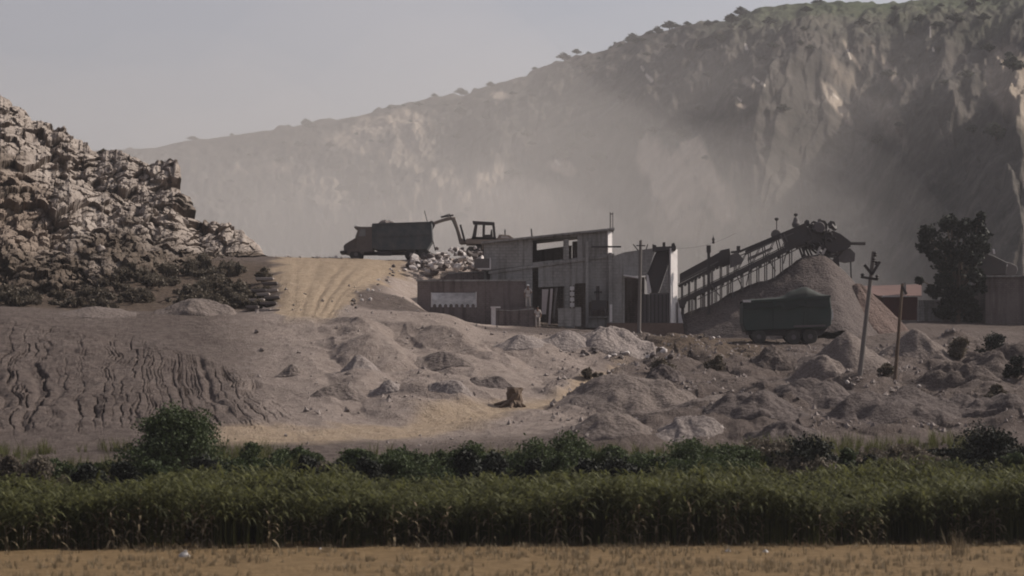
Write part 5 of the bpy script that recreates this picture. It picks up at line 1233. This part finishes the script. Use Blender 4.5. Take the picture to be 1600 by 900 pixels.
specs = [(-30, 700, 60, 'leaf_dry', 'dry brownish shrub at the far left behind the crop'), (70, 706, 60, 'leaf_shrub', 'dark shrub behind the crop, second from the left edge'), (150, 700, 60, 'leaf_shrub', 'dark shrub just left of the large round bush'),
 (455, 694, 44, 'leaf_shrub', 'upright green shrub right of the low spreading bush'), (500, 700, 34, 'leaf_dry', 'small dry shrub behind the crop where the track begins'), (560, 696, 36, 'leaf_shrub', 'small green shrub below the left end of the track'), (625, 684, 50, 'leaf_shrub', 'green shrub below the dirt track, left of two darker ones'),
 (680, 680, 50, 'leaf_shrub', 'dark green shrub below the middle of the track'), (735, 684, 44, 'leaf_shrub', 'darkest shrub below the track, with a black hollow'), (820, 664, 60, 'leaf_shrub', 'green shrub below the stump where grass meets the track'), (880, 672, 56, 'leaf_shrub', 'dusty green shrub before the rounded mauve heap'),
 (950, 684, 56, 'leaf_shrub', 'low green shrub in front of the rounded mauve heap'), (1015, 680, 56, 'leaf_shrub', 'dusty green shrub between the two heaps at the grass edge'), (1080, 674, 60, 'leaf_shrub', 'broad green shrub before the pale heap at the grass edge'), (1150, 676, 54, 'leaf_shrub', 'olive shrub behind the crop below the rough brown heap'),
 (1205, 684, 44, 'leaf_dry', 'dry gap shrub left of the dark domed shrub'), (1268, 664, 56, 'leaf_dark', 'dark domed shrub behind the crop below the forked pole'), (1340, 690, 54, 'leaf_dry', 'brown dry shrub right of the dark domed shrub'), (1410, 690, 60, 'leaf_dry', 'brown dry shrub below the long brown heap'), (1480, 684, 60, 'leaf_dark', 'dark shrub left of the tallest right edge shrub'),
 (1545, 660, 66, 'leaf_dark', 'tallest dark shrub at the right edge behind the crop'), (1620, 676, 66, 'leaf_dark', 'dark shrub cut by the right edge of the picture')]
rh_ = np.random.default_rng(88)
for k in range(34):
    px = -40 + 50 * k + 30 * rh_.random(); lf = ('leaf_shrub', 'leaf_dark', 'leaf_dry')[int(rh_.integers(3)) if px > 1100 or px < 200 else int(rh_.integers(2))]
    w_ = 34 + 40 * rh_.random()
    bush_px('shrub', {'leaf_shrub': 'green', 'leaf_dark': 'dark', 'leaf_dry': 'brown dry'}[lf] + ' filler shrub packed in the tangled hedge directly behind the crop', 'shrub', px - w_, 698 + 22 * rh_.random(), px + w_, 748, 93.6 + 2.6 * rh_.random(), 14, 220, .06, M[lf], 300 + k, 'tangled hedge behind the crop')
for k, (px, py, w_, lf, lb) in enumerate(specs):
    bush_px('shrub', lb, 'shrub', px - w_ * 1.5, py - 4 + 26 * (k * 7 % 5) / 4, px + w_ * 1.5, 742, 96.0 + (k * 5 % 4) * 1.9, 20, 240, .06, M[lf], 40 + k, rg)
# dry brush at the foot of the outcrop and on the heaps
rb_ = np.random.default_rng(77); specs = []
for k in range(84):
    px = -20 + 440 * rb_.random(); Y = 159 + 29 * rb_.random() ** 1.2; g = gz(xat(px, Y), Y); py = 450 - F * math.tan(math.atan2(g - CAM_Z, Y) - PITCH)
    specs.append((px, py - 25, 26 + 44 * rb_.random(), Y))
for k, (px, py, w_, Y) in enumerate(specs):
    bush_px('brush', 'dry dusty brush growing at the foot of the rock outcrop', 'brush', px - w_ * .6, py - 2 + 12 * (k * 3 % 5) / 4, px + w_ * .6, py + 25, Y, 7, 150, .09, M['leaf_dry'], 80 + k, 'brush at the foot of the outcrop')
for k, (px, py, w_, h_, lf, lb) in enumerate(((1035, 590, 66, 36, 'leaf_dry', 'grey brown bush on the small brown earth heap before the rubble'), (1500, 560, 60, 40, 'leaf_dry', 'dry bush on the big dark rounded heap'), (1555, 560, 70, 44, 'leaf_dark', 'dark bush on the overgrown right edge heap'), (1590, 590, 60, 36, 'leaf_dark', 'dark bush low on the overgrown right edge heap'), (1520, 590, 50, 30, 'leaf_dark', 'dark bush between the two dark heaps at right'), (1120, 575, 40, 22, 'leaf_dry', 'reddish dry bush on bare ground left of the trailer'), (915, 588, 44, 13, 'leaf_dry', 'small dry shrub on the pale ground left of the rubble'), (1560, 625, 50, 26, 'leaf_dry', 'dry bush near the grass at right'), (1385, 585, 40, 18, 'leaf_dry', 'dry tuft at the foot of the bare pole'))):
    q = hit(px, py)
    bush_px('bush', lb, 'bush', px - w_ / 2, py - h_, px + w_ / 2, py, q.y - .2, 9, 240, .07, M[lf], 120 + k)
for k, (px, w_) in enumerate(((250, 26), (205, 22), (160, 20))):
    p = cliff_at(px, 1.0)
    rng = np.random.default_rng(170 + k); ww = w_ * p.y / F / 2
    plant('brush', 'thin scrub bush growing on the crest of the rock outcrop', 'brush', p - Vector((0, 0, .3)), clumpset(rng, 6, ww, ww * .6, .1, .45, .35), 70, .07, M['leaf_dry'], 170 + k, 'scrub on the outcrop crest')
# scrub and small trees along the skyline of the hill
rng = np.random.default_rng(9)
protos = []
for v in range(3):
    cl = clumpset(rng, 8, 2.0, 1.6, 1.0, 2.6, 1.0)
    V, Fq = crown(rng, cl, 90, .22); mc = np_mesh('crown', V, Fq, False); mc.materials.append(M['leaf_hill'])
    mb = MB(); mb.tube((0, 0, -1.0), (0, 0, 1.4), .16, .1, 6); limbs(mb, Vector((0, 0, 1.2)), [Vector(c[:3]) for c in cl], .09, rng)
    me = bpy.data.meshes.new('trunk'); me.from_pydata([tuple(q) for q in mb.v], [], mb.f); me.update(); me.materials.append(M['bark'])
    protos.append((mc, me))
def hill_tree(p, sc, v, label, group, name='hill_tree', cat='tree', sq=1.0):
    t = thing(name, label, cat, p, group); t.scale = (sc, sc, sc * sq)
    for nm, me in zip(('crown', 'trunk'), protos[v]): link(nm, me, None, t)
    return t
for (px, sc, v, sq, lb) in ((990, 2.1, 0, .8, 'spreading flat topped tree standing alone on the hill skyline'), (882, 2.4, 1, .7, 'dark bushy tree on the skyline where the hill steepens'), (902, 1.5, 2, .8, 'smaller skyline tree right of the dark bushy one'), (1048, 2.6, 0, .6, 'broad low tree on the skyline shoulder'), (1286, 1.5, 1, .7, 'tiny tree on the hilltop near the upper right'), (300, 2.6, 2, .5, 'low dark tree on the far left skyline of the hill'), (722, 2.4, 1, .7, 'rounded tree midway along the hill skyline')):
    hill_tree(hill_pt(px, 1.0), sc * .75, v, lb, 'skyline trees', sq=sq)
for k in range(48):
    px = 340 + rng.random() * 960; t_ = 1.0 - .16 * rng.random() ** 1.5
    hill_tree(hill_pt(px, t_) - Vector((0, 0, .6)), .25 + rng.random() ** 2 * .9, int(rng.integers(3)), 'small scrub bush along the hill skyline', 'scrub bushes on the hill', 'hill_bush', 'bush', .55 + .4 * rng.random())
for k in range(110):
    px = 320 + rng.random() * 1280; t_ = .35 + .6 * rng.random()
    hill_tree(hill_pt(px, t_), .5 + rng.random() * .9, int(rng.integers(3)), 'small scrub bush dotted over the hillside', 'scrub bushes on the hillside', 'hill_bush', 'bush', .6 + .3 * rng.random())

# ------------------------------------------------------------------ the crop
def crop_template(rng, h, dry=False):
    V, Fq = [], []
    def quad(a, b_, c, d): i = len(V); V.extend([a, b_, c, d]); Fq.append((i, i + 1, i + 2, i + 3))
    lean = rng.normal(size=2) * .06
    st = [np.array([lean[0] * f * f, lean[1] * f * f, h * f]) for f in (0, .35, .7, .95)]
    for k in range(3):
        r0, r1 = .014 - .003 * k, .011 - .003 * k
        for ax in (np.array([1., 0, 0]), np.array([0, 1., 0])): quad(st[k] - ax * r0, st[k] + ax * r0, st[k + 1] + ax * r1, st[k + 1] - ax * r1)
    nl = 10
    for k in range(nl):
        f = (.18 if dry else .5) + (.8 if dry else .48) * k / nl + rng.random() * .05; a = k * 2.4 + rng.random(); ln = (.42 + .5 * rng.random()) * (1.15 - .35 * f); wd = .030 + .018 * rng.random()
        b0 = np.array([lean[0] * f * f, lean[1] * f * f, h * f * .95]); d = np.array([math.cos(a), math.sin(a), 0]); sd_ = np.array([-d[1], d[0], 0])
        rise = .55 + .8 * rng.random() * f; pts = []
        for q in (0, .35, .7, 1.0): pts.append(b0 + d * ln * (q * (1 - .18 * q)) + np.array([0, 0, ln * (rise * q - (1.25 - .5 * f) * q * q)]))
        ws = (wd * .5, wd, wd * .7, .003)
        for q in range(3): quad(pts[q] - sd_ * ws[q], pts[q] + sd_ * ws[q], pts[q + 1] + sd_ * ws[q + 1], pts[q + 1] - sd_ * ws[q + 1])
    return np.array(V), np.array(Fq)
def scatter(name, temps, P, S, mat, rng):
    VV, FF = [], []; off = 0
    which = rng.integers(len(temps), size=len(P))
    for k, (V, Fq) in enumerate(temps):
        sel = np.where(which == k)[0]
        if not len(sel): continue
        a = rng.random(len(sel)) * 6.283; c, s_ = np.cos(a), np.sin(a); sc = S[sel]
        X_ = (V[None, :, 0] * c[:, None] - V[None, :, 1] * s_[:, None]) * (.55 + .45 * sc[:, None]); Y_ = (V[None, :, 0] * s_[:, None] + V[None, :, 1] * c[:, None]) * (.55 + .45 * sc[:, None]); Z_ = V[None, :, 2] * sc[:, None]
        W_ = np.stack([X_, Y_, Z_], -1) + P[sel][:, None, :]
        VV.append(W_.reshape(-1, 3)); FF.append((Fq[None] + (np.arange(len(sel)) * len(V))[:, None, None] + off).reshape(-1, 4)); off += len(sel) * len(V)
    return link(name, np_mesh(name, np.concatenate(VV), np.concatenate(FF), False), mat)
rng = np.random.default_rng(3)
front = lambda x: np.interp(x, [-22, -10, 0, 10, 22], [72.6, 74.2, 75.6, 76.4, 78.0])
def crop_points(n_, depth0, depth1, xr=27):
    x = (rng.random(n_) * 2 - 1) * xr; d = depth0 + (depth1 - depth0) * rng.random(n_)
    y = front(x) + d + 1.4 * fbm(x / 1.8, x * 0, 3, 5)
    return x, y
temps = [crop_template(rng, 2.0) for k in range(8)]
x, y = crop_points(15000, 0, 15)
hgt = 1.0 + .46 * fbm(x / 3.5, y / 3.5, 4, 7) + .12 * rng.normal(size=len(x)) * .6 - .10 * sstep(6, 12, y - front(x)) * 0
gap = fbm(x / 3.0, y / 2.2, 3, 17) < -.42
gap |= (x < -13) & (y - front(x) > 6) & (fbm(x / 3.0, y / 2.2, 3, 18) < .1)
keep = ~gap
P_ = np.stack([x, y, np.array([gz(a, b_) for a, b_ in zip(x, y)])], -1)[keep]
tag(scatter('crop', temps, P_, hgt[keep] * .86, M['crop'], rng), 'dense green band of tall leafy fodder crop across the foreground', 'crop', kind='stuff')
# bare dry stalks at the front edge
tst = [crop_template(rng, 1.75, True) for k in range(4)]
x, y = crop_points(190, -.2, .6)
P_ = np.stack([x, y, np.array([gz(a, b_) for a, b_ in zip(x, y)])], -1)
tag(scatter('dry_stalks', tst, P_, .45 + .4 * rng.random(len(x)), M['straw'], rng), 'pale dry stalks along the front edge of the crop', 'stalks', kind='stuff')
# stubble and tufts on the near field
def tuft(rng, h, n_=9):
    V, Fq = [], []
    for k in range(n_):
        a = rng.random() * 6.28; ln = h * (.5 + .6 * rng.random()); o = rng.normal(size=2) * .04; d = np.array([math.cos(a), math.sin(a), 0]); sd_ = np.array([-d[1], d[0], 0])
        b0 = np.array([o[0], o[1], -.02]); m_ = b0 + d * ln * .15 + np.array([0, 0, ln * .6]); e = b0 + d * ln * .45 + np.array([0, 0, ln]); i = len(V)
        V += [b0 - sd_ * .008, b0 + sd_ * .008, m_ + sd_ * .007, m_ - sd_ * .007, m_ - sd_ * .007, m_ + sd_ * .007, e + sd_ * .001, e - sd_ * .001]; Fq += [(i, i + 1, i + 2, i + 3), (i + 4, i + 5, i + 6, i + 7)]
    return np.array(V), np.array(Fq)
tt_ = [tuft(rng, .22) for k in range(5)]
n_ = 5200; x = (rng.random(n_) * 2 - 1) * 24; y = 57 + 20 * rng.random(n_); kp = y < front(x) + .2; x, y = x[kp], y[kp]
kp = fbm(x / 3, y / 2, 3, 27) > -.12; x, y = x[kp], y[kp]
P_ = np.stack([x, y, np.array([gz(a, b_) for a, b_ in zip(x, y)])], -1)
tag(scatter('stubble', tt_, P_, .5 + .7 * rng.random(len(x)), M['straw'], rng), 'short dry stubble over the tan field in front of the crop', 'stubble', kind='stuff')
# weeds at the back edge of the crop, up to the track
tg = [tuft(rng, .6, 14) for k in range(5)]
n_ = 9000; x = (rng.random(n_) * 2 - 1) * 30; y = 91 + 15 * rng.random(n_) ** 1.3
P_ = np.stack([x, y, np.array([gz(a, b_) for a, b_ in zip(x, y)])], -1)
kp = (fbm(x / 3, y / 2, 3, 37) > -.1); 
tag(scatter('weeds', tg, P_[kp], .5 + .8 * rng.random(kp.sum()), M['crop'], rng), 'rough green weeds between the crop and the quarry slope', 'weeds', kind='stuff')
dry = thing('dry_tuft', 'tall dry grass tuft in front of the crop at right', 'grass tuft', hit(1498, 868))
V, Fq = tuft(rng, .75, 60); V[:, :2] += rng.normal(size=(len(V) // 8, 2)).repeat(8, 0) * .12
link('blades', np_mesh('blades', V, Fq, False), M['straw'], dry)

# ------------------------------------------------------------------ the dusty air
hb = MB(); hb.box(-5700, -120, -2, 5700, 2350, 225)
m = bpy.data.materials.new('dusty_air'); m.use_nodes = True
for nn in list(m.node_tree.nodes):
    if nn.type == 'BSDF_PRINCIPLED': m.node_tree.nodes.remove(nn)
pv = m.node_tree.nodes.new('ShaderNodeVolumePrincipled')
pv.inputs['Color'].default_value = (*HAZE_COLOR, 1); pv.inputs['Density'].default_value = HAZE_DENSITY; pv.inputs['Anisotropy'].default_value = 0.3
m.node_tree.links.new(pv.outputs[0], m.node_tree.nodes['Material Output'].inputs['Volume'])
tag(hb.build('haze', m), kind='stuff')

m = bpy.data.materials.new('quarry_dust'); m.use_nodes = True
for nn in list(m.node_tree.nodes):
    if nn.type == 'BSDF_PRINCIPLED': m.node_tree.nodes.remove(nn)
pv = m.node_tree.nodes.new('ShaderNodeVolumePrincipled')
pv.inputs['Color'].default_value = (0.97, 0.91, 0.885, 1); pv.inputs['Density'].default_value = 0.00055; pv.inputs['Anisotropy'].default_value = 0.3
m.node_tree.links.new(pv.outputs[0], m.node_tree.nodes['Material Output'].inputs['Volume'])
for k, (px, Y, z, rx, ry, rz_) in enumerate(((330, 560, 20, 120, 170, 62), (560, 560, 14, 130, 170, 80), (760, 500, 12, 110, 160, 62), (880, 470, 12, 80, 150, 46), (640, 420, 12, 110, 110, 36), (700, 620, 10, 170, 180, 95), (450, 700, 10, 260, 200, 120))):
    bm = bmesh.new(); bmesh.ops.create_icosphere(bm, subdivisions=4, radius=1)
    for v in bm.verts:
        c = v.co.copy(); f = 1 + .14 * math.sin(c.x * 4.1 + k) * math.cos(c.z * 3.7 + k * 2) + .09 * math.sin(c.x * 9 + c.z * 7 + k)
        v.co = Vector((c.x * rx * f, c.y * ry * f, c.z * rz_ * f))
    me = bpy.data.meshes.new('dust_cloud'); bm.to_mesh(me); bm.free()
    me.polygons.foreach_set('use_smooth', [True] * len(me.polygons))
    o = link('dust_cloud', me, m); o.location = (xat(px, Y), Y, z); tag(o, kind='stuff')

rng = np.random.default_rng(44)
tv = []
for k in range(6):
    v = np.array([[1, 0, 0], [0, 1, 0], [-1, 0, 0], [0, -1, 0], [0, 0, .8], [0, 0, -.6]], float) * (.7 + .6 * rng.random((6, 1))) + .18 * rng.normal(size=(6, 3))
    tv.append(v)
tf = np.array([(0, 1, 4, 4), (1, 2, 4, 4), (2, 3, 4, 4), (3, 0, 4, 4), (1, 0, 5, 5), (2, 1, 5, 5), (3, 2, 5, 5), (0, 3, 5, 5)])[:, :3]
n_ = 26000; px = 380 + 1300 * rng.random(n_); Y = 109 + 66 * rng.random(n_); x = (px - 800) / F * Y
den = np.where(px > 860, .75, np.where(px > 520, .16, .06)) * np.clip(.5 + 2.2 * fbm(x / 3, Y / 3, 3, 501), 0, 1)
trk_y = np.interp(px, [300, 450, 620, 760, 870, 930, 1010], [109.5, 111, 114, 119, 126, 135, 152])
den = np.where((np.abs(Y - trk_y - .6) < 3) & (px < 1000), den * .15, den)
kp = rng.random(n_) < den; x, Y = x[kp], Y[kp]; n_ = len(x)
sz = .035 + .16 * rng.random(n_) ** 5
VV, FF = [], []
gzs = np.array([gz(a, b_) for a, b_ in zip(x, Y)])
for k in range(n_):
    v = tv[k % 6] * sz[k]; a = rng.random() * 6.28; c, s_ = math.cos(a), math.sin(a)
    VV.append(np.stack([v[:, 0] * c - v[:, 1] * s_ + x[k], v[:, 0] * s_ + v[:, 1] * c + Y[k], v[:, 2] + gzs[k] + sz[k] * .1], -1)); FF.append(tf + 6 * k)
st_m = weathered('field_stone', (0.25, 0.21, 0.195), (0.11, 0.09, 0.084), .8, amount=.9)
tag(link('gravel', np_mesh('gravel', np.concatenate(VV), np.concatenate(FF), False), st_m), 'loose stones strewn over the spoil heaps and bare ground', 'gravel', kind='stuff')
